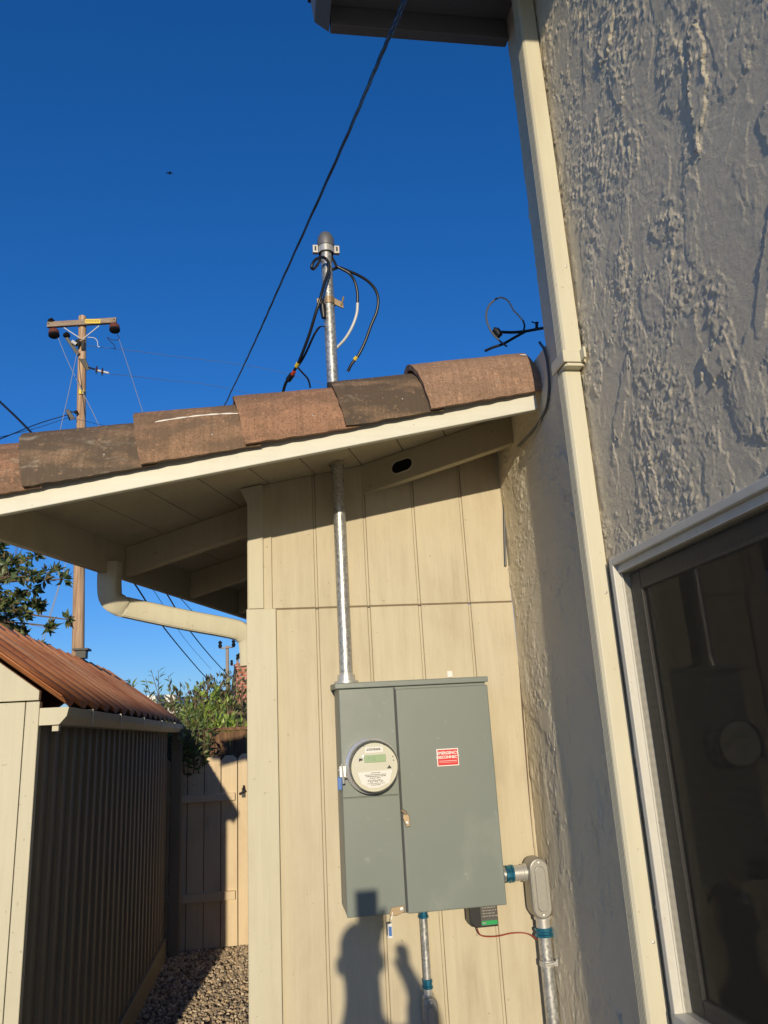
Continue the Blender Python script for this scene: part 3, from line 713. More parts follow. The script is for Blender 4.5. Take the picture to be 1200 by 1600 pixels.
for i in range(6):
    xa, xb = TX[i], TX[i + 1] + (0.05 if i < 5 else 0)
    wide = [0, .004, .006, .004, -.006, .006][i]
    o_ = obj('rake_tile', barrel(xa, xb, 0.222 + wide, 0.196, 0.000, -0.006 if i < 5 else 0.0, i * 3.1, 0), TM[TMI[i]], wing, smooth=True, angle=50)
    if TL[i]: o_['label'] = TL[i]
    xm = xa + 0.62 * (xb - xa); a = 0.28
    obj('nail', MB().lathe((xm, 2.551 - 0.206 * 0.72 * math.cos(a) - 0.0, 2.60 + GX * xm + 0.204 * math.sin(a)), (0, -1, 0.3), [(0, 0.0035), (0.003, 0.0035), (0.004, 0)], 8), 'cast', o_)
    if i == 2:                                   # chalk scratch
        pts = []
        for k in range(25):
            f = k / 24; x = xa + 0.05 + 0.36 * f; r = 0.2275 - 0.026 * (x - xa) / (xb - xa); aa = 0.70 + 0.10 * math.sin(f * math.pi) - 0.14 * f
            pts.append(Vector((x, 2.551 - r * 0.72 * math.cos(aa), 2.603 - 0.005 * (x - xa) / (xb - xa) + GX * x + r * math.sin(aa))))
        obj('chalk_scratch', MB().tube(pts, [0.0012 + 0.0022 * abs(math.sin(k * 0.9)) for k in range(25)], 6), 'white_ink', o_)
    if i == 5:
        x = xb - 0.035; aa = 0.95; r = 0.203
        obj('pale_chip', MB().lathe((x, 2.551 - r * 0.72 * math.cos(aa), 2.603 + GX * x + r * math.sin(aa) - 0.002), (0.0, -0.5, 0.86), [(0, 0.014), (0.002, 0.011), (0.003, 0)], 9), 'white_ink', o_)
# field of barrel tiles behind the rake
b = MB(); vs = []; fs = []; ne = 150; ns = 2
es = [e_at(0, 0) + 2.95 + (3.2) * i / ne for i in range(ne + 1)]
for i, ee in enumerate(es):
    ph = (ee * 2 * math.pi / 0.26)
    for ss in (S_EAVE - 0.06, 0.45):
        x, y = se(ss, ee); vs.append((x, max(y, 2.72), zs(x, y) + 0.075 + 0.055 * abs(math.sin(ph / 2))))
for i in range(ne): fs.append((2 * i, 2 * i + 1, 2 * i + 3, 2 * i + 2))
obj('roof_tiles', b.add(vs, fs), TM[3], wing, smooth=True)

# =================================================================== ELECTRICAL PANEL
BX0, BX1, BY, BZ0, BZ1 = 0.236, 0.779, 2.80, 1.068, 1.812
DX = 0.4385
pan = thing('electrical_panel', 'grey green steel electrical panel with round meter and red disconnect label on the siding', 'electrical panel', ((BX0 + BX1) / 2, 2.9, BZ0))
cab = obj('cabinet', MB().box((BX0, BY + 0.004, BZ0 + 0.004), (BX1 - 0.004, 2.998, BZ1)), 'panel', pan, 0.004)
obj('rain_hood', MB().hexa([(BX0 - 0.014, BY - 0.010, BZ1 - 0.006), (BX1 + 0.005, BY - 0.010, BZ1 - 0.006), (BX1 + 0.005, 2.9985, BZ1 + 0.001), (BX0 - 0.014, 2.9985, BZ1 + 0.001),
                           (BX0 - 0.014, BY - 0.010, BZ1 + 0.014), (BX1 + 0.005, BY - 0.010, BZ1 + 0.014), (BX1 + 0.005, 2.9985, BZ1 + 0.022), (BX0 - 0.014, 2.9985, BZ1 + 0.022)]), 'panel', pan, 0.003)
obj('meter_cover', MB().box((BX0 + 0.001, BY - 0.001, 1.4405), (DX - 0.0035, BY + 0.0035, BZ1 - 0.008)), 'panel', pan, 0.003)
lc = obj('lower_cover', MB().box((BX0 + 0.001, BY - 0.001, BZ0), (DX - 0.0035, BY + 0.0035, 1.4385)), 'panel', pan, 0.003)
door = obj('door', MB().box((DX + 0.001, BY - 0.012, BZ0 - 0.002), (BX1, BY + 0.0035, BZ1 - 0.016)), 'panel', pan, 0.004, seg=3)
b = MB(); b.box((DX - 0.0032, BY - 0.004, BZ0), (DX + 0.0007, BY + 0.003, BZ1 - 0.01)); obj('door_gap', b, 'ink', pan)
# latch
la = obj('latch', MB().tube([(DX - 0.001, BY - 0.006, 1.386), (DX + 0.001, BY - 0.02, 1.388), (DX + 0.012, BY - 0.026, 1.378)], 0.006, 8)
         .prism([(DX + 0.004, BY - 0.024, 1.385), (DX - 0.001, BY - 0.024, 1.366), (DX + 0.010, BY - 0.024, 1.335), (DX + 0.024, BY - 0.024, 1.338), (DX + 0.022, BY - 0.024, 1.372)], (0, 0.006, 0)), 'bracket', door, 0.002)
obj('latch_bolt', MB().lathe((DX + 0.014, BY - 0.024, 1.349), (0, -1, 0), [(0, .006), (.004, .006), (.005, .003), (.005, 0)], 10), 'steel', la)
# hasp at the foot of the lower cover
ha = obj('hasp', MB().prism([(0.376, BY - 0.006, 1.066), (0.384, BY - 0.006, 1.088), (0.428, BY - 0.006, 1.092), (0.43, BY - 0.006, 1.072), (0.40, BY - 0.006, 1.062)], (0, 0.005, 0)), 'bracket', pan, 0.002)
obj('hasp_screw', MB().lathe((0.420, BY - 0.006, 1.081), (0, -1, 0), [(0, .006), (.004, .006), (.005, 0)], 10), 'steel', ha)
obj('wire_seal', MB().tube(spline([(0.388, BY - 0.008, 1.075), (0.382, BY - 0.012, 1.055), (0.379, BY - 0.010, 1.040)], 5), 0.0012, 6), 'steel', pan)
tg_ = obj('seal_tag', MB().box((0.368, BY - 0.012, 0.998), (0.384, BY - 0.008, 1.042)), 'plate', pan, 0.002)
obj('seal_mark', MB().box((0.371, BY - 0.0135, 1.006), (0.381, BY - 0.0125, 1.034)), 'blue_tag', tg_)
# red label
lb = MB(); lx, lz = 0.6115, 1.553
lb.box((lx - 0.039, BY - 0.0145, lz - 0.029), (lx + 0.039, BY - 0.0125, lz + 0.029))
lab = obj('warning_label', lb, 'white_ink', door)
obj('label_field', MB().box((lx - 0.036, BY - 0.0155, lz - 0.026), (lx + 0.036, BY - 0.0148, lz + 0.026)), 'red_label', lab)
b = MB(); R_, U_ = V(1, 0, 0), V(0, 0, 1)
textmesh(b, 'EMERGENCY', (lx, BY - 0.0162, lz + 0.0145), R_, U_, 0.0135); textmesh(b, 'DISCONNECT', (lx, BY - 0.0162, lz + 0.0005), R_, U_, 0.0130)
b.box((lx - 0.032, BY - 0.0162, lz - 0.0125), (lx + 0.032, BY - 0.0159, lz - 0.0112)); b.box((lx - 0.032, BY - 0.0162, lz - 0.0175), (lx + 0.032, BY - 0.0159, lz - 0.0168))
obj('label_text', b, 'white_ink', lab)
# meter: socket ring, clamp, face, cover
mc = V(0.3385, BY - 0.001, 1.542)
M['bezel'] = plain('polished_ring', (0.80, 0.79, 0.76), 0.22, 0.6, 0.05, 40)
met = obj('electric_meter', MB().lathe(mc, (0, -1, 0), [(0, .094), (.014, .094), (.024, .0885), (.030, .0925), (.046, .0925), (.050, .086), (.064, .0835), (.090, .083)], 48), 'bezel', pan, smooth=True, angle=30)
fy = mc.y - 0.091
obj('meter_face', MB().lathe(V(mc.x, mc.y - 0.086, mc.z), (0, -1, 0), [(0, .0825), (.003, .081), (.0035, 0.0)], 48), 'meter_face', met, smooth=True, angle=20)
b = MB(); y_ = fy - 0.0005
obj('name_plate', MB().prism([(mc.x - 0.056, y_, mc.z - 0.018), (mc.x + 0.062, y_, mc.z - 0.014), (mc.x + 0.05, y_, mc.z - 0.055), (mc.x + 0.012, y_, mc.z - 0.070), (mc.x - 0.02, y_, mc.z - 0.068), (mc.x - 0.044, y_, mc.z - 0.054)], (0, 0.001, 0)), 'plate', met)
obj('top_plate', MB().box((mc.x - 0.028, y_, mc.z + 0.043), (mc.x + 0.033, y_ + 0.001, mc.z + 0.062)), 'plate', met)
lcd = obj('display', MB().box((mc.x - 0.032, y_ - 0.001, mc.z + 0.012), (mc.x + 0.042, y_ + 0.001, mc.z + 0.036)), 'lcd', met, 0.001)
b = MB()
for k in range(5):
    xx = mc.x - 0.024 + k * 0.007; b.box((xx, y_ - 0.0018, mc.z + 0.017), (xx + 0.0012, y_ - 0.0012, mc.z + 0.030))
    if k % 2: b.box((xx, y_ - 0.0018, mc.z + 0.0285), (xx + 0.005, y_ - 0.0012, mc.z + 0.030))
obj('segments', b, plain('lcd_ink', (0.15, 0.25, 0.13), 0.5), lcd)
b = MB()
for zz, w, h in ((-0.0225, .030, .002), (-0.0285, .072, .002), (-0.0335, .066, .0022), (-0.039, .04, .002), (-0.056, .06, .0015), (-0.061, .034, .002), (0.0555, .04, .002), (0.051, .046, .003)):
    x = mc.x - w / 2 + (0.004 if zz < 0 else 0)
    while x < mc.x + w / 2:
        l = random.uniform(.0025, .008); b.box((x, y_ - 0.0011, mc.z + zz), (x + l, y_ - 0.0008, mc.z + zz + h)); x += l + 0.0016
# cursive flourish across the plate
cur = [(mc.x - 0.024 + 0.052 * k / 60 + 0.0022 * math.sin(k * 0.9), y_ - 0.001, mc.z - 0.0475 + 0.0034 * math.cos(k * 0.9) + 0.002 * math.sin(k * 0.31)) for k in range(61)]
b.tube(cur, 0.0006, 5)
for (px_, pz_) in ((-0.050, .018), (-0.047, .024), (0.064, .026), (0.066, .014), (-0.034, .066), (0.036, .066)): b.box((mc.x + px_, y_ - 0.0011, mc.z + pz_), (mc.x + px_ + .004, y_ - 0.0008, mc.z + pz_ + .003))
b.prism([(mc.x + 0.044, y_ - 0.001, mc.z - 0.010), (mc.x + 0.060, y_ - 0.001, mc.z - 0.010), (mc.x + 0.052, y_ - 0.001, mc.z + 0.001)], (0, 0.0003, 0))
b.box((mc.x - 0.050, y_ - 0.0011, mc.z + .020), (mc.x - 0.038, y_ - 0.0008, mc.z + .027))
obj('printing', b, 'ink', met)
obj('clear_cover', MB().lathe(mc, (0, -1, 0), [(.07, .0838), (.100, .0832), (.112, .079), (.118, .068), (.121, .045), (.122, 0.0)], 48), 'clear', met, smooth=True, angle=30)
b = MB()
for dz in (0.016, -0.010): b.tube([(mc.x - 0.086, mc.y - 0.034, mc.z - 0.022 + dz), (mc.x - 0.118, mc.y - 0.040, mc.z - 0.024 + dz)], 0.004, 8)
b.tube([(mc.x - 0.104, mc.y - 0.045, mc.z + 0.012), (mc.x - 0.100, mc.y - 0.045, mc.z - 0.052)], 0.0045, 8)
b.box((mc.x - 0.112, mc.y - 0.048, mc.z - 0.03), (mc.x - 0.092, mc.y - 0.03, mc.z + 0.004))
clp = obj('ring_clamp', b, 'steel', met, smooth=True)
obj('seal_tag', MB().box((mc.x - 0.121, mc.y - 0.046, mc.z - 0.072), (mc.x - 0.106, mc.y - 0.042, mc.z - 0.030)), 'blue_tag', clp, 0.002)
# sticker tab over the hood
obj('wall_tab', MB().box((0.680, 2.9945, 1.842), (0.70, 2.9995, 1.865)), 'plate', pan)

# =================================================================== SERVICE MAST
mx_, my_ = 0.277, 2.93
mast = thing('service_mast', 'galvanised service mast rising from the panel through the tile roof', 'conduit', (mx_, my_, BZ1))
zt = 3.70
mp_ = obj('conduit', MB().tube([(mx_ + 0.001, my_, BZ1 + 0.02), (mx_, my_, 2.6), (mx_ - 0.012, my_, zt)], 0.0245, 24), 'galv', mast, smooth=True, angle=60)
obj('hub', MB().lathe((mx_ + 0.001, my_, BZ1 + 0.019), (0, 0, 1), [(0, .045), (.010, .045), (.012, .034), (.032, .033), (.034, .026), (.04, .026)], 24), 'steel', mast, smooth=True, angle=30)
obj('roof_collar', MB().lathe((mx_ - .004, my_, 2.694), (0, 0, 1), [(0, .03), (.010, .03), (.011, .025)], 24), 'soffit', mast)
tx = mx_ - 0.012
M['cap'] = plain('dull_cap', (0.20, 0.20, 0.205), 0.5, 0.5, 0.25, 60)
wh = obj('weatherhead', MB().lathe((tx, my_, zt - 0.02), (0, 0, 1), [(0, .031), (.03, .031), (.034, .037), (.06, .038), (.082, .034), (.1, .024), (.108, .012), (.11, 0)], 24), 'cap', mast, smooth=True, angle=40)
b = MB(); b.lathe((tx, my_, zt - 0.018), (0, 0, 1), [(0, .034), (.035, .034)], 24)
for sgn in (-1, 1):
    b.box((tx + sgn * 0.047 - 0.012, my_ - 0.010, zt - 0.018), (tx + sgn * 0.047 + 0.012, my_ + 0.010, zt + 0.02))
wc = obj('clamp', b, 'steel', wh, 0.002)
for sgn in (-1, 1): obj('clamp_slot', MB().box((tx + sgn * 0.047 - 0.004, my_ - 0.0115, zt - 0.010), (tx + sgn * 0.047 + 0.004, my_ - 0.0102, zt + 0.012)), 'ink', wh)
zc = 3.44; tx2 = mx_ - 0.009
b = MB(); b.lathe((tx2, my_, zc - 0.014), (0, 0, 1), [(0, .0285), (.032, .0285)], 24)
b.hexa([(tx2 + 0.02, my_ - 0.016, zc - 0.014), (tx2 + 0.062, my_ - 0.012, zc - 0.032), (tx2 + 0.062, my_ - 0.004, zc - 0.032), (tx2 + 0.02, my_ - 0.006, zc - 0.014),
        (tx2 + 0.02, my_ - 0.016, zc + 0.016), (tx2 + 0.062, my_ - 0.012, zc - 0.004), (tx2 + 0.062, my_ - 0.004, zc - 0.004), (tx2 + 0.02, my_ - 0.006, zc + 0.016)])
b.tube([(tx2 + 0.052, my_ - 0.014, zc - 0.02), (tx2 + 0.064, my_ - 0.014, zc + 0.022)], 0.0045, 8); b.box((tx2 - 0.052, my_ - 0.014, zc - 0.014), (tx2 - 0.026, my_ + 0.0, zc + 0.012))
obj('strap_clamp', b, 'bracket', mast, 0.002)
b = MB(); b.tube([(tx2 - 0.03, my_ - 0.024, zc - 0.03), (tx2 - 0.026, my_ - 0.026, zc - 0.09)], [0.017, 0.010], 10); obj('insulator', b, 'black', mast, smooth=True)

# cables at the mast (photo zoom coordinates turned to points near the mast)
def zc6(a, y): return P(440 + 0.15 * a[0], 360 + 0.15 * a[1], y)
def cable(name, label, pts, r, mat, cat='cable', group=None, parts=()):
    o = obj(name, MB().tube(spline(pts, 8), r, 10), mat, smooth=True, angle=70); tag(o, label, cat, group)
    return o
A = [(410, 300), (345, 395), (312, 385), (345, 315), (410, 280), (465, 300), (493, 365), (478, 460), (440, 570), (400, 720), (350, 880), (290, 1080), (220, 1270), (165, 1400), (100, 1510), (40, 1600), (0, 1750)]
ys = [2.94, 2.86, 2.84, 2.84, 2.86, 2.875, 2.87, 2.87, 2.865, 2.86, 2.88, 2.92, 2.97, 3.02, 3.06, 3.1, 3.16]
cA = cable('service_cable', 'black cable looping over the left of the mast down to the tiles', [zc6(a, y) for a, y in zip(A, ys)], 0.0066, 'black')
def tapes(parent, pts, ys, a, b_, mat, r=0.0085):
    p0, p1 = zc6(a[0:2], a[2]), zc6(b_[0:2], b_[2]); obj('tape', MB().tube([p0, p1], r, 10), mat, parent)
tapes(cA, A, ys, (172, 1382, 3.012), (152, 1420, 3.028), 'yellow')
tapes(cA, A, ys, (135, 1465, 3.04), (112, 1500, 3.055), 'red_tape')
tapes(cA, A, ys, (112, 1500, 3.055), (68, 1560, 3.082), 'black', 0.013)
B = [(520, 270), (545, 320), (575, 372), (640, 410), (710, 452), (760, 530), (788, 640), (792, 756)]
cB = cable('service_cable', 'half black half white cable bowing out right of the mast', [zc6(a, y) for a, y in zip(B, [2.93, 2.91, 2.90, 2.90, 2.90, 2.91, 2.92, 2.93])], 0.0062, 'black')
B2 = [(792, 754), (782, 870), (735, 1005), (665, 1125), (585, 1212), (500, 1290)]
obj('white_sleeve', MB().tube(spline([zc6(a, y) for a, y in zip(B2, [2.93, 2.94, 2.95, 2.97, 2.99, 3.01])], 8), 0.0062, 10), 'white_wire', cB, smooth=True)
Cc = [(530, 408), (600, 388), (700, 425), (800, 468), (900, 530), (975, 615), (1006, 720), (990, 850), (932, 990), (870, 1160), (800, 1300), (730, 1392), (690, 1470)]
cC = cable('service_cable', 'black cable with yellow tape making the widest bow right of the mast', [zc6(a, 2.91 + 0.012 * i) for i, a in enumerate(Cc)], 0.0066, 'black')
tapes(cC, Cc, 0, (782, 1318, 3.03), (758, 1350, 3.036), 'yellow')
D_ = [(445, 1000), (400, 1005), (355, 1060), (310, 1150), (270, 1240), (225, 1330), (175, 1410)]
pts = spline([zc6(a, 2.90 + 0.02 * i) for i, a in enumerate(D_)], 10)
b = MB()
for s_ in (0, 2.09, 4.19):
    b.tube([p + V(0.0035 * math.cos(i * 0.8 + s_), 0.0035 * math.sin(i * 0.8 + s_), 0.002 * math.sin(i * .8 + s_)) for i, p in enumerate(pts)], 0.0024, 6)
tag(obj('bare_wire', b, 'dark_metal', smooth=True), 'thin twisted bare wire hanging left behind the mast', 'wire')
cable('short_wire', 'short black wire tail on the tiles left of the mast', [zc6((165, 1425), 3.03), zc6((210, 1475), 3.04), zc6((275, 1550), 3.06), zc6((300, 1640), 3.08)], 0.004, 'black', 'wire')

# loose looped cable beside the tall wall
def z7(a, y): return P(740 + 0.1167 * a[0], 440 + 0.1167 * a[1], y)
lp = thing('loose_cable', 'capped cable with a grey wire loop hanging above the tiles beside the stucco wall', 'cable', tuple(z7((600, 700), 2.9)))
L1 = [(450, 870), (370, 812), (250, 690), (187, 560), (170, 440), (208, 320), (290, 240), (315, 226)]
obj('grey_wire', MB().tube(spline([z7(a, 2.9) for a in L1], 8), 0.0044, 8), 'grey_wire', lp, smooth=True)
L2 = [(315, 226), (375, 213), (450, 250), (500, 320), (535, 385), (600, 452), (660, 522)]
obj('white_wire', MB().tube(spline([z7(a, 2.9) for a in L2], 8), 0.0042, 8), 'white_wire', lp, smooth=True)
obj('black_cable', MB().tube(spline([z7(a, y) for a, y in (((660, 518), 2.9), ((682, 590), 2.9), ((668, 665), 2.89))], 8), 0.0042, 8)
    .tube(spline([z7(a, y) for a, y in (((1010, 610), 2.8), ((850, 637), 2.85), ((680, 667), 2.89), ((520, 680), 2.9), ((370, 676), 2.9))], 8), 0.0065, 10)
    .tube(spline([z7(a, y) for a, y in (((700, 665), 2.89), ((560, 742), 2.9), ((400, 832), 2.91), ((250, 885), 2.93), ((150, 930), 2.95))], 8), 0.006, 10)
    .tube(spline([z7(a, y) for a, y in (((775, 535), 2.86), ((815, 552), 2.86), ((870, 548), 2.86))], 5), 0.003, 8)
    .tube([z7((845, 545), 2.86), z7((845, 620), 2.86)], 0.007, 8), 'black', lp, smooth=True)
obj('end_cap', MB().tube([z7((262, 636), 2.9), z7((300, 655), 2.9), z7((350, 720), 2.9), z7((365, 735), 2.9)], [0.010, 0.016, 0.018, 0.010], 10), 'black', lp, smooth=True)

# wires down the inner corner
def wx(px, py, off=0.008): return PX(px, py, WX - off)
c1 = cable('corner_cable', 'thick dark cable sweeping under the tile end along the stucco corner', [wx(843, 535, .004), wx(851, 548), wx(856, 572), wx(858, 605), wx(855, 631), wx(849, 648), wx(836, 669), wx(815, 692), P(797, 714, 2.985), P(790, 735, 2.99), P(788, 790, 2.992), P(789, 850, 2.992), P(790, 884, 2.992)], 0.005, 'grey_wire')
cable('corner_cable', 'beige painted cable beside the dark one down the siding edge', [wx(845, 656, .012), wx(838, 672, .012), wx(820, 694, .012), P(800, 718, 2.984), P(796, 745, 2.99), P(799, 800, 2.992), P(802, 860, 2.993), P(806, 930, 2.993), P(812, 1010, 2.994), P(822, 1160, 2.994), P(832, 1290, 2.994), P(838, 1345, 2.994)], 0.0028, 'beige_wire')
cable('corner_cable', 'thin brown wire stapled lowest down the siding edge', [P(793, 720, 2.99), P(797, 790, 2.994), P(803, 920, 2.994), P(807, 960, 2.992), P(815, 1090, 2.993), P(826, 1230, 2.994), P(835, 1325, 2.994)], 0.0018, M['bark'])

# =================================================================== CONDUITS BELOW THE PANEL
cs = thing('small_conduit', 'thin galvanised conduit dropping from the bottom of the panel', 'conduit', (0.52, 2.955, BZ0))
xs_, y_ = 0.519, 2.955
obj('pipe', MB().tube([(xs_, y_, BZ0 + 0.005), (xs_, y_, 0.80)], 0.0135, 20), 'galv', cs, smooth=True, angle=60)
def coupling(name, parent, c, ax, r, mat='blue_metal'):
    o = obj(name, MB().lathe(c, ax, [(-.016, r * 1.02), (-.014, r * 1.28), (-.006, r * 1.30), (-.004, r * 1.18), (.004, r * 1.18), (.006, r * 1.34), (.013, r * 1.34), (.015, r * 1.05)], 12), mat, parent, smooth=True, angle=25); return o
coupling('connector', cs, (xs_, y_, BZ0 - 0.040), (0, 0, -1), 0.0135)
coupling('connector', cs, (xs_, y_, 0.808), (0, 0, -1), 0.0135)
obj('neck', MB().lathe((xs_, y_, 0.795), (0, 0, -1), [(0, .0155), (.02, .0155), (.021, .021), (.032, .021)], 20), 'steel', cs, smooth=True, angle=25)
def cbody(parent, x, y0, y1, ztop, zbot, w, name='conduit_body'):
    """LB style conduit body: rounded ends, with a gasketed cover on the front"""
    def outline(w_, zt_, zb_):
        r = w_ / 2; pts = []
        for i in range(13):
            a = math.pi * i / 12; pts.append((x + r * math.cos(a), zt_ - r + r * math.sin(a)))
        for i in range(13):
            a = math.pi + math.pi * i / 12; pts.append((x + r * math.cos(a), zb_ + r + r * math.sin(a)))
        return pts
    o = obj(name, MB().prism([(px_, y0, pz_) for px_, pz_ in outline(w, ztop, zbot)], (0, y1 - y0, 0)), 'cast', parent, 0.008, seg=3)
    c = obj('cover', MB().prism([(px_, y0 - 0.004, pz_) for px_, pz_ in outline(w * 0.86, ztop - 0.006, zbot + 0.006)], (0, 0.0035, 0)), 'cast', o, 0.0015)
    obj('cover_boss', MB().prism([(px_, y0 - 0.009, pz_) for px_, pz_ in outline(w * 0.52, ztop - 0.026, zbot + 0.026)], (0, 0.0045, 0)), 'cast', o, 0.003)
    for zz in (ztop - 0.015, zbot + 0.015): obj('cover_screw', MB().lathe((x, y0 - 0.004, zz), (0, -1, 0), [(0, .0045), (.003, .0045), (.004, 0)], 8), 'steel', o)
    return o
cbody(cs, xs_ + 0.001, 2.920, 2.985, 0.776, 0.60, 0.050)
obj('pipe', MB().tube([(xs_, y_, 0.62), (xs_, y_, 0.0)], 0.0135, 16), 'galv', cs, smooth=True, angle=60)

cr = thing('large_conduit', 'wide conduit beside the stucco corner with a grey oblong fitting and blue couplings', 'conduit', (0.95, 2.94, 0))
xr_, yr_ = 0.946, 2.935
obj('nipple', MB().tube([(BX1 - 0.01, yr_ + .01, 1.134), (0.925, yr_ + .01, 1.134)], 0.0225, 20), 'galv', cr, smooth=True, angle=60)
coupling('connector', cr, (0.802, yr_ + .01, 1.134), (1, 0, 0), 0.0225); coupling('connector', cr, (0.842, yr_ + .01, 1.134), (1, 0, 0), 0.0225)
obj('neck', MB().lathe((0.855, yr_ + .01, 1.134), (1, 0, 0), [(0, .027), (.035, .027), (.036, .030), (.06, .030)], 20), 'steel', cr, smooth=True, angle=25)
cbody(cr, 0.938, 2.895, 2.975, 1.186, 0.985, 0.072)
obj('neck', MB().lathe((xr_, yr_, 0.992), (0, 0, -1), [(0, .031), (.012, .031), (.013, .0255), (.045, .0255)], 20), 'steel', cr, smooth=True, angle=25)
coupling('connector', cr, (xr_, yr_, 0.938), (0, 0, -1), 0.0245)
obj('pipe', MB().tube([(xr_, yr_, 0.935), (xr_ + .0, yr_, 0.0)], 0.0235, 24), 'galv', cr, smooth=True, angle=60)
b = MB(); b.lathe((xr_, yr_, 0.832), (0, 0, 1), [(0, .027), (.018, .027)], 20); b.box((xr_ + 0.016, yr_ - 0.03, 0.834), (xr_ + 0.03, yr_ - 0.015, 0.849))
b.tube([(xr_ - 0.018, yr_ - 0.028, 0.841), (xr_ + 0.034, yr_ - 0.026, 0.843)], 0.005, 8); b.tube([(xr_ + 0.024, yr_ - 0.03, 0.834), (xr_ + 0.027, yr_ - 0.03, 0.856)], 0.004, 8)
obj('strap', b, 'steel', cr, 0.001)

# surge device under the panel with its red wire
sd_ = thing('surge_protector', 'small black box with a green striped label hanging under the panel', 'surge protector', (0.73, 2.92, 0.98))
obj('case', MB().prism([(0.672, 2.90, 1.066), (0.672, 2.90, 0.995), (0.690, 2.90, 0.978), (0.774, 2.90, 0.978), (0.774, 2.90, 1.066)], (0, 0.06, 0)), plain('black_plastic', (0.02, 0.02, 0.022), 0.4), sd_, 0.004)
pl = obj('label_plate', MB().box((0.712, 2.8985, 0.984), (0.771, 2.8995, 1.060)), plain('smoke_label', (0.10, 0.095, 0.09), 0.35), sd_)
obj('green_stripe', MB().box((0.713, 2.8975, 0.986), (0.770, 2.8983, 0.999)), 'green', pl)
b = MB()
for k in range(5):
    x = 0.718
    while x < 0.764:
        l = random.uniform(.004, .012); b.box((x, 2.8976, 1.012 + k * 0.009), (x + l, 2.8983, 1.0145 + k * 0.009)); x += l + 0.003
b.box((0.716, 2.8966, 0.9905), (0.728, 2.8974, 0.9945))
obj('label_text', b, plain('grey_ink', (0.35, 0.33, 0.3), 0.5), pl)
cable('red_wire', 'thin red wire running from the black surge box to the large conduit', [P(746, 1440, 2.94), P(746, 1452, 2.955), P(753, 1462, 2.97), P(775, 1463, 2.985), P(800, 1458, 2.99), P(820, 1458, 2.985), P(833, 1463, 2.97), P(846, 1475, 2.945)], 0.0024, 'red_wire', 'wire')

# =================================================================== SHED
SX, SYN, SYF = -0.868, 3.15, 7.02
SXL = -1.95; SM = (SX + SXL) / 2
shed = thing('shed', 'beige garden shed with rusty corrugated roof at the left', 'shed', (SM, 5.1, 0))
ze, zr = 1.842, 2.28
# front gable
obj('front_wall', MB().prism([(SXL, SYN, 0.02), (SX - 0.052, SYN, 0.02), (SX - 0.052, SYN, 1.833), (SXL, SYN, 1.833)], (0, 0.03, 0)), 'shed_front', shed, 0.002)
obj('gable', MB().prism([(SXL, SYN - 0.008, 1.838), (SX - 0.002, SYN - 0.008, 1.838), (SX - 0.002, SYN - 0.008, 1.872), (SM, SYN - 0.008, zr - 0.008), (SXL, SYN - 0.008, 1.872)], (0, 0.03, 0)), 'shed_front', shed, 0.002)
obj('corner_trim', MB().box((SX - 0.048, SYN - 0.004, 0.02), (SX + 0.001, SYN + 0.035, 1.833)), 'shed_front', shed, 0.003)
# corrugated side wall
b = MB(); vs = []; n = 0; prof = []
y = SYN + 0.037; per = 0.152
while y < SYF - per:
    prof += [(y, 0), (y + per * 0.34, 0), (y + per * 0.44, 0.016), (y + per * 0.56, 0.016), (y + per * 0.66, 0.0)]; y += per
prof.append((SYF, 0))
for (yy, dx) in prof: vs += [(SX - 0.014 + dx * 0.8, yy, 0.17), (SX - 0.014 + dx * 0.8, yy, 1.80)]
b.add(vs, [(2 * i, 2 * i + 2, 2 * i + 3, 2 * i + 1) for i in range(len(prof) - 1)])
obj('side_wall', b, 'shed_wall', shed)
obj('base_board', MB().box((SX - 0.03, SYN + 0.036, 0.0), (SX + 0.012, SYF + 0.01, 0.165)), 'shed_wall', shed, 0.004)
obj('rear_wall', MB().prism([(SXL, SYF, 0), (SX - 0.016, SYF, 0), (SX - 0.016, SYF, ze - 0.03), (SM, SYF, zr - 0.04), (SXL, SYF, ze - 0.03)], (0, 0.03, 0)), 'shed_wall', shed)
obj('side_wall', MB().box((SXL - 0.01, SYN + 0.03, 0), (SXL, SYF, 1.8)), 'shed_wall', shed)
# corrugated roof
def roof_side(sgn, nm):
    vs = []; fs = []; N = 620
    for i in range(N + 1):
        yy = SYN - 0.025 + (SYF + 0.10 - SYN + 0.025) * i / N
        h = 0.032 * (0.5 + 0.5 * math.cos((yy - 3.13) * 2 * math.pi / 0.236)) ** 1.3
        xe = SX + 0.085 if sgn > 0 else SXL - 0.085
        for f in (0, 0.33, 0.66, 1):
            x = SM + (xe - SM) * f; zz = zr + (1.818 - zr) * f
            vs.append((x, yy, zz + h + 0.0008 * mnoise.noise(Vector((x * 3, yy * 2, 5)))))
    for i in range(N):
        for k in range(3): fs.append((4 * i + k, 4 * i + k + 1, 4 * i + k + 5, 4 * i + k + 4))
    o = obj(nm, MB().add(vs, fs), 'rust', shed, smooth=True)
    so_ = o.modifiers.new('thick', 'SOLIDIFY'); so_.thickness = 0.003
    return o
rr = roof_side(1, 'roof'); roof_side(-1, 'roof')
obj('ridge_cap', MB().prism([(SM - 0.04, SYN - 0.05, zr - 0.010), (SM, SYN - 0.05, zr + 0.022), (SM + 0.04, SYN - 0.05, zr - 0.010), (SM + 0.038, SYN - 0.05, zr - 0.016), (SM, SYN - 0.05, zr + 0.014), (SM - 0.038, SYN - 0.05, zr - 0.016)], (0, SYF - SYN + 0.13, 0)), 'dark_metal', rr)
obj('vent', MB().box((SM - 0.02, 6.02, zr + 0.02), (SM + 0.05, 6.10, zr + 0.075)).box((SM - 0.04, 6.0, zr + 0.076), (SM + 0.07, 6.12, zr + 0.09)), 'dark_metal', rr)
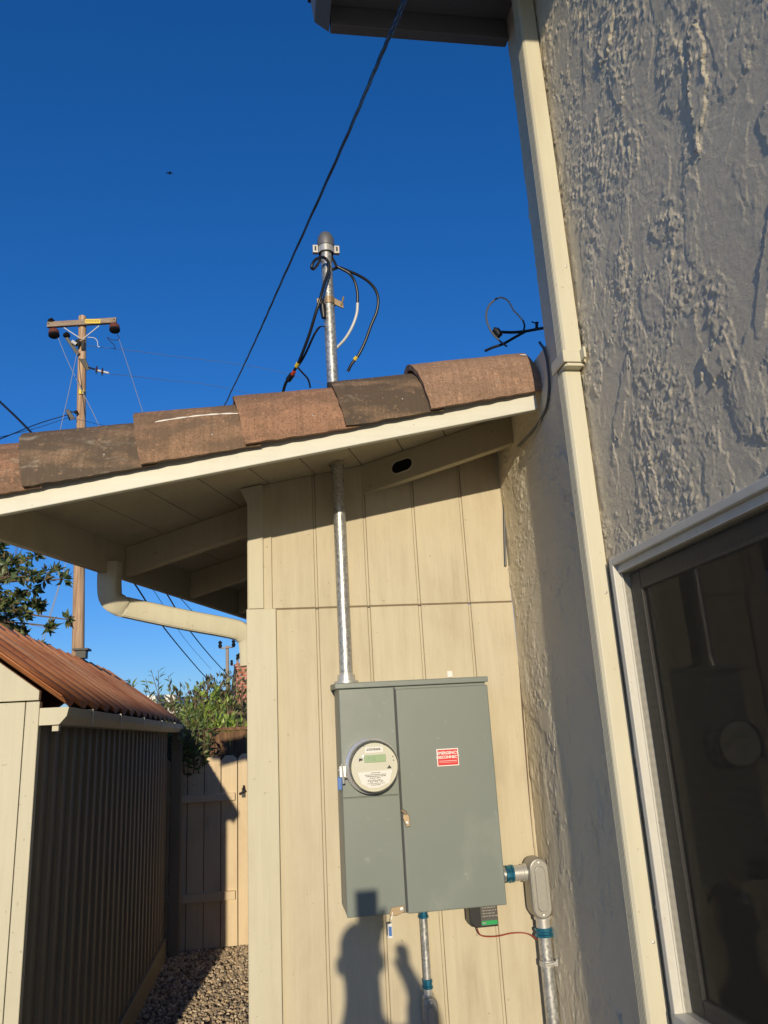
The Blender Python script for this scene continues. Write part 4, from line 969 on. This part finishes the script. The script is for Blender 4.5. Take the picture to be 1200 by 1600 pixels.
# gutter
prof = [(0.0, 1.745), (0.072, 1.745), (0.098, 1.775), (0.105, 1.808), (0.099, 1.808), (0.092, 1.778), (0.068, 1.752), (0.006, 1.752), (0.006, 1.808), (0.0, 1.808)]
gt = obj('gutter', MB().prism([(SX + 0.002 + a, SYN + 0.006, z) for a, z in prof], (0, SYF - SYN + 0.25, 0)), 'shed_front', shed, 0.001)
obj('end_cap', MB().prism([(SX + 0.002 + a, SYN + 0.0, z) for a, z in [prof[0], prof[1], prof[2], prof[3], (0.0, 1.808)]], (0, 0.005, 0)), 'shed_front', gt)
obj('outlet', MB().box((SX + 0.045, SYN + 0.02, 1.722), (SX + 0.068, SYN + 0.05, 1.744)), 'shed_front', gt)
for yy in (3.55, 4.2, 4.95, 5.75, 6.5):
    obj('hanger', MB().box((SX + 0.1085, yy, 1.752), (SX + 0.1105, yy + 0.014, 1.806)).box((SX + 0.01, yy, 1.809), (SX + 0.1105, yy + 0.014, 1.813)), 'spout', gt)
obj('downspout', MB().box((SX + 0.012, 7.10, 0.0), (SX + 0.10, 7.17, 1.744)), 'shed_wall', gt, 0.006)

# =================================================================== FENCES
FYW = 7.262
fw = thing('picket_fence', 'cream painted dog ear plank fence closing the gravel passage', 'fence', (-0.4, FYW, 0))
x = -2.3; k = 0
while x < 1.5:
    w = 0.139; h = 1.525 + random.uniform(-0.012, 0.012)
    poly = [(x + .003, FYW, 0.01), (x + w, FYW, 0.01), (x + w, FYW, h - 0.035), (x + w - 0.035, FYW, h), (x + 0.037, FYW, h), (x + .003, FYW, h - 0.035)]
    obj('plank', MB().prism(poly, (0, 0.017, 0)), 'fence_paint', fw, 0.002); x += w + random.uniform(0.002, 0.005); k += 1
obj('rail', MB().box((-2.3, FYW - 0.04, 1.155), (-0.325, FYW - 0.001, 1.215)), 'fence_paint', fw, 0.003)
obj('rail', MB().box((-2.3, FYW - 0.04, 0.37), (-0.325, FYW - 0.001, 0.435)), 'fence_paint', fw, 0.003)
obj('post', MB().box((-0.30, FYW + 0.019, 0), (-0.21, FYW + 0.10, 1.45)), 'fence_paint', fw, 0.003)
la = obj('gate_latch', MB().box((-0.268, FYW - 0.012, 1.17), (-0.236, FYW - 0.002, 1.25)).tube([(-0.29, FYW - 0.02, 1.20), (-0.23, FYW - 0.02, 1.225)], 0.010, 8).tube([(-0.25, FYW - 0.02, 1.23), (-0.25, FYW - 0.03, 1.27)], 0.008, 8), 'dark_metal', fw)
FB = 7.72
fb = thing('board_fence', 'old brown board fence with a cap rail behind the cream fence', 'fence', (-0.4, FB, 0))
x = -3.2
while x < 2.4:
    w = random.uniform(0.13, 0.15); obj('plank', MB().box((x, FB, 0.02), (x + w - 0.004, FB + 0.02, 1.735 + random.uniform(-.006, .006))), 'brown_fence', fb); x += w
obj('cap_rail', MB().box((-3.2, FB - 0.03, 1.745), (2.4, FB + 0.05, 1.775)), 'brown_fence', fb, 0.003)

# =================================================================== PLANTS
def rv(): return Vector((random.gauss(0, 1), random.gauss(0, 1), random.gauss(0, 1))).normalized()
def rosette(mb, c, d, n, L, w, lo=0.0, hi=1.0):
    d = d.normalized()
    for i in range(n):
        a = rv(); q = (d * random.uniform(0.1, 0.9) + a * 0.8).normalized()
        mb.leaf(c + a * L * 0.08, q, rv(), L * random.uniform(0.7, 1.15), w * random.uniform(0.8, 1.2), random.uniform(lo, hi))
# magnolia like tree at the left
tr = thing('magnolia_tree', 'tree with dark green and rusty brown leaves rising over the shed roof', 'tree', (-6.6, 11.2, 0))
wood_b = MB(); lf = MB(); YT = 10.5
trunk_base = V(-6.6, 11.2, 0)
top = P(-120, 905, YT + 0.7)
wood_b.tube(spline([trunk_base, V(-6.4, 11.0, 2.0), V(-6.2, 11.0, 3.0), top], 6), [0.13 - 0.004 * i for i in range(19)], 10)
tips = []
for (px, py, dy) in [(20, 875, 0), (55, 868, .3), (10, 900, .5), (48, 900, -.3), (100, 905, 0), (30, 930, .2), (5, 950, -.4), (40, 960, .3), (76, 978, 0), (60, 945, .4), (18, 985, .1), (-30, 880, 0), (-40, 940, .4), (-60, 860, .5), (105, 968, .1), (88, 893, .2), (-20, 1000, .4), (35, 990, .6), (-90, 930, 0), (-110, 860, .3), (-130, 980, .2), (60, 1010, .3), (0, 860, .5), (70, 905, .1)]:
    tip = P(px, py, YT + dy); mid = top.lerp(tip, 0.5) + V(random.uniform(-.1, .1), random.uniform(-.2, .2), random.uniform(-.25, .05))
    pts = spline([top.lerp(P(-60, 935, YT + 0.4), random.random() * 0.8), mid, tip], 6)
    wood_b.tube(pts, [0.026 - 0.0015 * i for i in range(len(pts))], 6)
    rosette(lf, tip, tip - mid, 20, 0.14, 0.06)
    ext = 1 if px > 62 else 9
    for k in range(ext * 2):
        c = pts[random.randint(4, len(pts) - 1)] + rv() * random.uniform(0.03, 0.30 if px < 60 else 0.08)
        wood_b.tube([pts[-3], c], 0.004, 4)
        rosette(lf, c, rv() + V(0, -.3, .4), 11, 0.13, 0.055)
obj('trunk', wood_b, 'bark', tr, smooth=True); obj('crown', lf, 'leaf_magnolia', tr)
# bay bush between the fences: upright sprigs with narrow leaves, some hanging over the pale planks
bay = thing('bay_bush', 'bay bush with long narrow leaves spilling over the cream fence beside the shed', 'bush', (-0.62, 7.5, 0))
sb = MB(); lb_ = MB()
def sprig(p0, p1, n, L, w, lo=0, hi=1, m=None, st=None):
    pts = spline([p0, p0.lerp(p1, 0.5) + rv() * 0.03, p1], 6); (st or sb).tube(pts, [0.006 - 0.0003 * i for i in range(len(pts))], 5)
    for i in range(n):
        f = 0.25 + 0.75 * i / n; k = min(int(f * (len(pts) - 1)), len(pts) - 2); p = pts[k].lerp(pts[k + 1], f * (len(pts) - 1) - k)
        td = (pts[k + 1] - pts[k]).normalized(); sdv = td.cross(rv()).normalized()
        (m or lb_).leaf(p, (td * 0.6 + sdv * 0.8 + V(0, 0, -0.1)).normalized(), rv(), L * random.uniform(.75, 1.2), w, random.uniform(lo, hi))
base = V(-0.62, 7.48, 0)
for (px, py, dy) in [(236, 1046, 0), (200, 1060, .1), (262, 1070, 0), (272, 1085, .05), (245, 1090, .05), (255, 1105, -.02), (280, 1100, .05), (290, 1110, 0), (300, 1095, .1), (268, 1118, -.05), (285, 1128, -.08), (300, 1130, -.08), (310, 1118, 0), (296, 1150, -.1), (286, 1160, -.1), (318, 1140, -.02), (322, 1160, -.05), (240, 1120, .05), (225, 1075, .1), (212, 1090, .1), (282, 1143, -.1), (308, 1150, -.1)]:
    tip = P(px, py, (7.44 + dy) if py < 1125 else 7.17 + dy * .4); start = base.lerp(tip, 0.45) + V(random.uniform(-.08, .08), 0.1, 0.35)
    sprig(start, tip, 20, 0.085, 0.021)
    for k in range(1): sprig(start.lerp(tip, .5), tip + rv() * 0.09, 12, 0.08, 0.02)
for k in range(6): sb.tube(spline([base + V(random.uniform(-.1, .1), random.uniform(-.05, .1), 0), base + V(random.uniform(-.15, .15), .05, .9), base + V(random.uniform(-.3, .3), .02, 1.5)], 5), 0.010, 6)
obj('stem', sb, 'bark', bay, smooth=True); obj('foliage', lb_, 'leaf_bay', bay)
def bush(name, label, c, rx, ry, h, n, L, w, mat, lo=0, hi=1, spikes=(), z0=0.0):
    t_ = thing(name, label, 'bush', tuple(c)); s_ = MB(); l_ = MB(); c = Vector(c)
    for i in range(14):
        tip = c + V(random.uniform(-rx, rx) * .8, random.uniform(-ry, ry) * .8, h * random.uniform(.6, .95)); s_.tube(spline([c + V(random.uniform(-.2, .2), 0, 0), c.lerp(tip, .5) + rv() * .1, tip], 5), 0.012, 5)
    for i in range(n):
        d = rv(); r = random.uniform(0.45, 1.0) ** 0.5; sd = mnoise.noise(d * 2.2 + c) * 0.35 + 0.9
        p = c + V(d.x * rx * r * sd, d.y * ry * r * sd, max(z0, h * 0.55 + d.z * h * 0.45 * r * sd))
        if mnoise.noise(p * 2.4) < -0.28: continue
        l_.leaf(p, (d + rv() * .9 + V(0, 0, .2)).normalized(), rv(), L * random.uniform(.7, 1.3), w * random.uniform(.8, 1.2), min(1, max(0, random.uniform(lo, hi) + 0.25 * mnoise.noise(p * 1.5))))
    for tip in spikes:
        sprig(c.lerp(tip, .7), tip, 24, L, w, lo, hi, l_, s_)
    obj('stem', s_, 'bark', t_); obj('foliage', l_, mat, t_); return t_
bush('bright_bush', 'bright yellow green bush behind the brown fence', (-0.65, 9.0, 0), 0.80, 0.45, 2.12, 9000, 0.09, 0.030, 'leaf_bright', spikes=[P(310, 1070, 9.0), P(318, 1082, 9.0), P(334, 1088, 9.0), P(305, 1090, 9.1)])
bush('reddish_bush', 'reddish brown shrub behind the bright green bush', (-0.72, 11.2, 0), 0.95, 0.7, 2.62, 6800, 0.09, 0.035, 'leaf_red')
# far conifers and a far hedge mass
for i, (px, py, y, r, lab) in enumerate([(352, 1080, 46, 1.4, 'dark far tree standing behind the nearer distant pole'), (376, 1088, 52, 1.6, 'small dark far tree beside the brick chimney')]):
    tp = P(px, py, y); t_ = thing('far_tree', lab, 'tree', (tp.x, y, 0)); l_ = MB()
    obj('trunk', MB().tube([(tp.x, y, 0), (tp.x, y, tp.z * .9)], [0.2, 0.06], 8), 'bark', t_)
    for k in range(2600):
        f = random.random() ** 0.7; z = tp.z * (1 - f * 0.85); a = random.uniform(0, 6.28); rr_ = r * f * random.uniform(.3, 1.1)
        l_.leaf(V(tp.x + math.cos(a) * rr_, y + math.sin(a) * rr_, z), V(math.cos(a), math.sin(a), random.uniform(-.3, .5)), rv(), 0.35, 0.14, random.random())
    obj('crown', l_, 'leaf_dark', t_)
hd = MB()
for k in range(9000):
    x = random.uniform(-45, 40); y = 70 + random.uniform(-4, 4) + abs(x) * 0.1; z = random.uniform(0, 1) ** .8 * (2.6 + 1.6 * mnoise.noise(Vector((x * .15, 3, 1))) + 0.8 * mnoise.noise(Vector((x * .6, 1, 7))))
    hd.leaf(V(x, y, z), rv(), rv(), 0.7, 0.35, random.random())
tag(obj('far_woods', hd, 'leaf_dark'), 'low dark band of far off trees on the horizon', 'trees', kind='stuff')

# =================================================================== BRICK HOUSE BEHIND THE FENCE
bh = thing('brick_house', 'house with dark shingle roof and a red brick chimney behind the fences', 'house', (1.2, 26, 0))
obj('wall', MB().box((-0.85, 24.0, 0), (7.5, 31, 2.45)), 'brick', bh)
obj('roof', MB().prism([(-1.25, 23.5, 2.50), (-1.25, 27.6, 4.2), (-1.25, 31.5, 2.5)], (9, 0, 0)), 'shingle', bh)
obj('fascia', MB().box((-1.27, 23.45, 2.36), (7.76, 23.499, 2.50)), plain('brown_trim', (0.28, 0.18, 0.12), 0.7), bh)
ch = obj('chimney', MB().box((-1.04, 24.0, 2.4), (0.0, 24.8, 3.9)).box((-1.07, 23.97, 3.78), (0.03, 24.83, 3.86)), 'brick', bh)
obj('chimney_cap', MB().box((-0.92, 24.12, 3.902), (-0.12, 24.68, 3.93)).box((-0.92, 24.12, 4.06), (-0.12, 24.68, 4.09)).box((-0.90, 24.14, 3.93), (-0.87, 24.17, 4.06)).box((-0.17, 24.14, 3.93), (-0.14, 24.17, 4.06)).box((-0.85, 24.2, 3.93), (-0.19, 24.6, 4.06)), 'dark_metal', ch)
obj('window', MB().box((-0.62, 23.95, 1.2), (0.6, 24.0, 2.2)), 'dark_void', bh)
for (px0, px1, py, y, lab) in [(215, 268, 1088, 34, 'white flat roofed house seen between the bay sprigs'), (272, 290, 1106, 30, 'small white roof edge behind the reddish shrub')]:
    a = P(px0, py, y); c = P(px1, py + 6, y); wz = thing('white_house', lab, 'house', ((a.x + c.x) / 2, y, 0))
    obj('wall', MB().box((a.x, y, 0), (c.x, y + 5, a.z - 0.35)), plain('warm_grey_wall', (0.35, 0.32, 0.28), 0.8), wz)  # one even warm grey for the wall below the white roof
    obj('roof', MB().box((a.x - .2, y - .3, a.z - 0.345), (c.x + .2, y + 5.3, a.z)), 'white_roof', wz, 0.02)

# =================================================================== UTILITY POLES
YP = 24.0
pt_ = P(129, 495, YP); pbm = P(122, 1020, YP); dirp = (pbm - pt_) / (pt_.z - pbm.z)
foot = pt_ + dirp * pt_.z
up_ = thing('utility_pole', 'tall weathered wooden power pole with crossarm above the tiles at the left', 'utility pole', (foot.x, YP, 0))
obj('post', MB().tube([pt_, pt_.lerp(foot, .33), pt_.lerp(foot, .66), foot], [0.125, 0.15, 0.175, 0.20], 16), 'wood_pole', up_, smooth=True, angle=60)
def pp(px, py, dy=0): return P(px, py, YP + dy)
al, ar = pp(74, 508, -.16), pp(182, 501, -.16)
ax_ = (ar - al).normalized(); upv = V(0, 0, 1)
b = MB(); h2 = 0.095
b.hexa([al - upv * h2 + V(0, -.06, 0), ar - upv * h2 + V(0, -.06, 0), ar - upv * h2 + V(0, .06, 0), al - upv * h2 + V(0, .06, 0), al + upv * h2 + V(0, -.06, 0), ar + upv * h2 + V(0, -.06, 0), ar + upv * h2 + V(0, .06, 0), al + upv * h2 + V(0, .06, 0)])
arm = obj('crossarm', b, 'arm_wood', up_, 0.01)
sg = al.lerp(ar, 0.66); obj('yellow_sign', MB().box(sg + V(-.24, -.066, -.075), sg + V(.24, -.062, .075)), 'yellow', arm)
b = MB()
for k in range(9): b.box(sg + V(-.21 + k * .048, -.069, -.02), sg + V(-.185 + k * .048, -.0665, .03))
obj('sign_text', b, plain('worn_ink', (0.25, 0.17, 0.03), 0.7), arm)
for p_ in (al.lerp(ar, .02), al.lerp(ar, .97)): obj('bolt', MB().lathe(p_ + V(0, -.06, 0.02), (0, -1, 0), [(0, .022), (.02, .022), (.02, 0)], 8), 'dark_metal', arm)
for (a, c) in (((100, 512), (126, 529)), ((155, 509), (129, 530))):
    obj('brace', MB().tube([pp(*a, -.24), pp(*c, -.2)], 0.018, 6), 'white_wire', up_)
def drum(c, ax, r, name='insulator'):
    o = obj(name, MB().lathe(c, ax, [(-.02, .05), (0, r * .92), (.05, r), (.12, r), (.17, r * .95), (.19, r * 0.7), (.2, 0)], 20), 'porcelain', up_, smooth=True, angle=50)
    obj('skirt', MB().lathe(Vector(c) + Vector(ax).normalized() * .15, ax, [(0, r * 1.02), (.05, r * 1.02), (.08, r * .8), (.085, 0)], 20), 'dark_metal', o, smooth=True, angle=50)
drum(pp(84, 517, -.1), (0.15, -0.2, -1), 0.17); drum(pp(179, 509, -.1), (0.1, -0.2, -1), 0.17)
def pin_(px, py, dy, s=1.0, nm='pin_insulator', ax=(0, 0, 1)):
    return obj(nm, MB().lathe(pp(px, py, dy), ax, [(-.02 * s, .03 * s), (0, .10 * s), (.03 * s, .12 * s), (.05 * s, .07 * s), (.08 * s, .11 * s), (.11 * s, .06 * s), (.15 * s, .05 * s), (.17 * s, 0)], 14), 'dark_metal', up_, smooth=True, angle=40)
pin_(80, 504, -.16); pin_(104, 526, -.25)
obj('bracket_arm', MB().hexa([pp(101, 528, -.3), pp(106, 526, -.3), pp(125, 552, -.2), pp(120, 556, -.2), pp(101, 528, -.2), pp(106, 526, -.2), pp(125, 552, -.1), pp(120, 556, -.1)])
    .hexa([pp(119, 530, -.35), pp(125, 530, -.35), pp(122, 542, -.25), pp(115, 540, -.25), pp(119, 530, -.2), pp(125, 530, -.2), pp(122, 542, -.15), pp(115, 540, -.15)])
    .hexa([pp(127, 532, -.3), pp(133, 530, -.3), pp(131, 545, -.2), pp(127, 547, -.2), pp(127, 532, -.2), pp(133, 530, -.2), pp(131, 545, -.14), pp(127, 547, -.14)]), 'dark_metal', up_, 0.01)
obj('white_bushing', MB().tube([pp(112, 533, -.35), pp(119, 538, -.3)], 0.06, 8), 'white_wire', up_, smooth=True)
sa = obj('side_bracket', MB().hexa([pp(123, 560, -.28), pp(134, 561, -.28), pp(141, 577, -.2), pp(135, 579, -.2), pp(123, 560, -.16), pp(134, 561, -.16), pp(141, 577, -.1), pp(135, 579, -.1)]).tube([pp(138, 574, -.2), pp(148, 577, -.25)], 0.03, 8), 'dark_metal', up_, 0.01)
for (px, py) in ((151, 578), (160, 581)): obj('insulator_disc', MB().lathe(pp(px - 1.4, py, -.28), (1, 0, -.12), [(0, .03), (.01, .10), (.03, .14), (.05, .06), (.07, .03)], 14), 'porcelain', sa, smooth=True, angle=40)
obj('dead_end', MB().tube([pp(153, 579, -.28), pp(170, 583, -.28)], 0.035, 8), 'white_wire', sa, smooth=True)
obj('yellow_tag', MB().box(pp(123, 612, -.19) + V(0, 0, -.07), pp(131, 612, -.19) + V(0, .03, .07)), 'yellow', up_)
obj('secondary_rack', MB().hexa([pp(102, 640, -.3), pp(107, 639, -.3), pp(119, 655, -.25), pp(108, 657, -.25), pp(102, 640, -.2), pp(107, 639, -.2), pp(119, 655, -.15), pp(108, 657, -.15)]).tube([pp(108, 643, -.25), pp(122, 645, -.2)], .025, 6).tube([pp(117, 645, -.25), pp(121, 643, -.22)], .06, 6), 'dark_metal', up_, .01)
# thin hardware wires of the pole
def wire(name, label, pts, r, mat, group=None): return tag(obj(name, MB().tube(spline(pts, 8), r, 6), mat, smooth=True), label, 'wire', group)
wire('jumper_wire', 'short white jumper wire curling right of the pole top', [pp(137, 527, -.2), pp(147, 528, -.2), pp(152, 533, -.2), pp(153, 541, -.2), pp(156, 542, -.2)], .012, 'white_wire')
wire('jumper_wire', 'dark jumper wire hooked below the right insulator of the crossarm', [pp(183, 522, -.1), pp(186, 530, -.1), pp(176, 531, -.1), pp(168, 527, -.1), pp(172, 533, -.1), pp(178, 539, -.1), pp(180, 546, -.1)], .012, 'dark_metal')
wire('power_line', 'upper pale power line from the pole toward the right behind the cable', [pp(137, 540), P(260, 555, 28), P(450, 584, 36), P(620, 640, 46)], .010, 'line_wire')
wire('power_line', 'lower pale power line from the pole insulators toward the right', [pp(171, 584, -.28), P(260, 594, 28), P(360, 608, 33), P(520, 650, 44)], .010, 'line_wire')
wire('drop_wire', 'dark wire running down right from the crossarm insulator', [pp(186, 530, -.1), P(200, 572, 22), P(222, 640, 19), P(250, 720, 17)], .010, M['line_wire'])
wire('drop_wire', 'dark wire running down right from the left crossarm insulator', [pp(91, 528, -.1), P(104, 560, 23.6), P(122, 598, 23.2), P(150, 655, 22.6), P(165, 690, 22)], .010, M['line_wire'])
wire('guy_wire', 'pale guy wire slanting down left of the pole', [pp(120, 553, -.3), P(108, 610, 22.5), P(95, 668, 21.5), P(70, 780, 20)], .012, 'line_wire')
wire('service_line', 'black line from the pole rack toward the left edge', [pp(106, 648, -.3), P(60, 662, 20), P(0, 686, 17), P(-80, 715, 15)], .015, 'black')
wire('service_line', 'thin black line just under the pole rack toward the left edge', [pp(108, 652, -.3), P(60, 668, 20), P(0, 683, 17), P(-80, 700, 15)], .008, 'black')
wire('service_line', 'thick black cable slanting down behind the tiles at the left edge', [P(-60, 575, 9), P(0, 628, 8.6), P(50, 677, 8.2), P(130, 765, 7.6)], .013, 'black')
wire('down_wire', 'left one of two thin wires leaning beside the lower pole', [P(106, 868, 20), P(96, 905, 20), P(80, 960, 20), P(66, 1010, 20)], .010, M['line_wire'])
wire('down_wire', 'right one of two thin wires leaning beside the lower pole', [P(104, 876, 20.5), P(92, 915, 20.5), P(77, 962, 20.5), P(60, 1015, 20.5)], .010, M['line_wire'])
# long overhead cable to the tall house
pts = [P(107, 652, 23.7), P(200, 672, 16), P(300, 672, 11), P(343, 642, 8.7), P(364, 606, 7.6), P(400, 530, 6.0), P(440, 440, 4.8), P(530, 240, 3.1), P(592, 95, 2.25), P(624, 20, 1.95), P(650, -50, 1.72)]
oc = MB(); cen = spline(pts, 14)
for s_ in (0, 2.09, 4.19): oc.tube([p + V(0.0038 * math.cos(i * .6 + s_), 0.0, 0.0038 * math.sin(i * .6 + s_)) for i, p in enumerate(cen)], 0.0046, 6)
tag(obj('overhead_cable', oc, 'black', smooth=True), 'long black twisted cable crossing the sky up to the eave of the tall house', 'cable')
# far poles and the wires between
def far_pole(px, top, base_py, y, arms, lab):
    a = P(px, top, y); f_ = V(P(px + 2, 1110, y).x, y, 0); t_ = thing('utility_pole', lab, 'utility pole', tuple(f_))
    obj('post', MB().tube([a, f_], [0.12, 0.17], 10), 'far_wood', t_, smooth=True)
    for (dx0, dx1, dy, k) in arms:
        c0, c1 = P(px + dx0, top + dy, y - .2), P(px + dx1, top + dy - 2, y - .2)
        o = obj('crossarm', MB().tube([c0, c1], 0.07, 4), 'far_wood', t_)
        for c in ((c0, c1) if k else (c0,)): obj('insulator', MB().lathe(c, (0, 0, 1), [(0, .1), (.2, .16), (.3, .1), (.45, .16), (.6, 0)], 10), 'dark_metal', o)
far_pole(355, 1009, 0, 60, [(-11, 10, 4, 1)], 'nearer of the two small distant poles with one crossarm above the shrubs')
fp2 = far_pole(371, 1028, 0, 80, [(-9, 0, 12, 0), (0, 3, 3, 1)], 'farther small distant pole right beside the brick chimney')
fp = P(366, 991, 40); t_ = thing('street_lamp', 'dark lamp arm just under the bend of the gutter spout', 'street lamp', (P(392, 1100, 40).x, 40, 0))
lx_ = P(394, 1000, 40)
obj('post', MB().tube([(lx_.x, 40, 0), lx_], 0.07, 8), 'dark_metal', t_); obj('arm', MB().tube(spline([lx_, P(374, 993, 40), P(352, 992, 40)], 6), 0.06, 6), 'dark_metal', t_); obj('lamp_head', MB().tube([P(358, 992, 40), P(350, 993, 40)], [0.10, 0.13], 8), 'dark_metal', t_)
G2 = 'lines strung toward the distant poles'
wire('power_line', 'thick line dipping from the eave to the nearer distant pole', [P(170, 850, 18), P(213, 916, 22), P(265, 992, 30), P(325, 1062, 45), P(340, 1071, 52), P(355, 1073, 60)], .024, 'black', G2)
wire('power_line', 'thick line dipping from the eave past the nearer distant pole to the chimney', [P(215, 850, 18), P(262, 930, 22), P(300, 990, 30), P(345, 1043, 40), P(390, 1088, 55)], .022, 'black', G2)
wire('power_line', 'thin faint line between the two thick lines under the gutter spout', [P(200, 870, 20), P(245, 930, 26), P(290, 1000, 40), P(330, 1046, 60)], .010, 'line_wire', G2)
wire('power_line', 'thin line at the right under the gutter spout near the house corner', [P(225, 880, 20), P(275, 928, 26), P(335, 985, 40), P(392, 1012, 60)], .014, 'line_wire', G2)
b = MB().lathe(P(325, 1061, 45), (1, 0, 0), [(-.15, 0), (-.1, .13), (.1, .13), (.15, 0)], 8); tag(obj('line_splice', b, 'black'), 'small black splice on the dipping line', 'splice')

# bird
bp = P(265, 271, 30)
b = MB(); b.tube([bp + V(-.03, .10, 0), bp + V(0, 0, 0), bp + V(.03, -.12, .02)], [0.012, 0.045, 0.02], 8)
for sgn in (-1, 1):
    b.add([bp + V(0, .03, .01), bp + V(0, -.04, .01), bp + V(sgn * .09, -.03, .055), bp + V(sgn * .19, .02, -.04), bp + V(sgn * .09, .05, .05)], [(0, 1, 2, 4), (4, 2, 3)])
tag(obj('bird', b, 'black'), 'tiny dark bird flying high in the blue sky', 'bird')

# =================================================================== THE PHOTOGRAPHER (stands behind the camera, seen here by the shadow)
per = thing('person', 'person in dark clothes holding up a phone, whose shadow falls on the wall', 'person', (-0.05, -0.4, 0))
def skin(name, pts, edges, mat, parent, sub=2):
    me = bpy.data.meshes.new(name); og = ORIG[parent.name]
    me.from_pydata([tuple(Vector(p[:3]) - og) for p in pts], edges, [])
    me.materials.append(M[mat]); o = bpy.data.objects.new(name, me); link(o, parent)
    sm = o.modifiers.new('skin', 'SKIN'); sm.use_smooth_shade = True
    for i, p in enumerate(pts):
        me.skin_vertices[0].data[i].radius = (p[3], p[4] if len(p) > 4 else p[3])
    me.skin_vertices[0].data[0].use_root = True
    s2 = o.modifiers.new('sub', 'SUBSURF'); s2.levels = sub; s2.render_levels = sub; return o
hx, hy, hz = -0.083, -0.36, 1.53
pts = [(-.06, -.42, .90, .15, .11), (-.07, -.42, 1.06, .14, .10), (-.075, -.41, 1.20, .15, .11), (-.08, -.39, 1.31, .075), (hx, hy, 1.40, .06), (hx, hy, 1.47, .070, .085), (hx, hy, 1.55, .072, .09), (hx, hy, 1.60, .05, .06),
       (.10, -.40, 1.24, .07), (.14, -.38, 1.30, .055), (.105, -.34, 1.40, .036), (.075, -.31, 1.47, .022), (.002, -.050, 1.54, .026),
       (-.22, -.40, 1.24, .06), (-.15, -.30, 1.05, .05), (-.030, -.20, 1.20, .045), (-.016, -.07, 1.44, .032),
       (.04, -.42, .84, .09), (.05, -.41, .48, .065), (.06, -.43, .10, .045), (.06, -.34, .04, .035), (.06, -.26, .03, .03),
       (-.16, -.42, .84, .09), (-.17, -.40, .48, .065), (-.18, -.43, .10, .045), (-.18, -.34, .04, .035), (-.18, -.26, .03, .03)]
ed_ = [(0, 1), (1, 2), (2, 3), (3, 4), (4, 5), (5, 6), (6, 7), (2, 8), (8, 9), (9, 10), (10, 11), (16, 12), (2, 13), (13, 14), (14, 15), (15, 16), (0, 17), (17, 18), (18, 19), (19, 20), (20, 21), (0, 22), (22, 23), (23, 24), (24, 25), (25, 26)]
# fingers round the phone
k0 = len(pts)
for f, (dz, ln) in enumerate(((0.0, .032), (.018, .038), (.036, .036), (.052, .030))):
    z = 1.548 + dz
    pts += [(.034, -.045, z, .010), (.046, -.022, z + .004, .0085), (.036, -.008 - .002 * f, z + .006, .008)]
    ed_ += [(12, k0 + 3 * f), (k0 + 3 * f, k0 + 3 * f + 1), (k0 + 3 * f + 1, k0 + 3 * f + 2)]
k1 = len(pts); pts += [(-.020, -.040, 1.57, .011), (-.045, -.022, 1.60, .009)]; ed_ += [(12, k1), (k1, k1 + 1)]
for f, ln in enumerate((.030, .040, .038, .031)):
    k2 = len(pts); x_ = .058 + .011 * f
    pts += [(x_, -.305, 1.50, .0085), (x_ - .004, -.295, 1.50 + ln * .6, .008), (x_ - .006, -.280, 1.50 + ln, .007)]; ed_ += [(11, k2), (k2, k2 + 1), (k2 + 1, k2 + 2)]
k2 = len(pts); pts += [(.052, -.295, 1.475, .010), (.042, -.280, 1.49, .009)]; ed_ += [(11, k2), (k2, k2 + 1)]
body = skin('body', pts, ed_, 'skin', per)
sh = [(p[0], p[1], p[2], p[3] + .018, (p[4] if len(p) > 4 else p[3]) + .018) for p in pts]
skin('shirt', [sh[i] for i in (0, 1, 2, 8, 9, 10, 13, 14, 15)], [(0, 1), (1, 2), (2, 3), (3, 4), (4, 5), (2, 6), (6, 7), (7, 8)], 'shirt', per)
skin('trousers', [sh[i] for i in (0, 17, 18, 19, 22, 23, 24)], [(0, 1), (1, 2), (2, 3), (0, 4), (4, 5), (5, 6)], 'trouser', per)
obj('hair', MB().lathe((hx, hy - 0.012, 1.525), (0, 0, 1), [(-.06, .070), (0, .075), (.05, .074), (.085, .058), (.105, .032), (.11, 0)], 24), 'hair', per, smooth=True)
b = MB()
for sgn in (-1, 1): b.lathe((hx + sgn * .032, hy + .084, 1.515), (0, 1, 0), [(0, .012), (.008, .009), (.010, 0)], 12)
obj('eyes', b, 'white_ink', per, smooth=True)
obj('nose', MB().tube([(hx, hy + .080, 1.515), (hx, hy + .104, 1.485), (hx, hy + .085, 1.475)], [.008, .014, .010], 8), 'skin', per, smooth=True)
obj('mouth', MB().tube([(hx - .024, hy + .082, 1.447), (hx, hy + .088, 1.445), (hx + .024, hy + .082, 1.447)], .005, 6), 'red_wire', per, smooth=True)
for sgn in (-1, 1): obj('ear', MB().lathe((hx + sgn * .074, hy, 1.50), (sgn, 0, 0), [(-.01, .03), (.008, .028), (.012, .02), (.008, 0)], 12), 'skin', per, smooth=True)
ph = thing('phone', 'dark phone held upright in the photographer hand', 'phone', (0.0, -0.016, 1.6))
obj('phone_case', MB().box((-.050, -.0165, 1.520), (.026, -.008, 1.668)), plain('phone_case', (.02, .02, .022), .35), ph, .006, seg=4)
obj('phone_screen', MB().box((-.046, -.0178, 1.526), (.022, -.0168, 1.662)), 'dark_void', ph)
per.location.x -= 0.008; ph.location.x -= 0.008
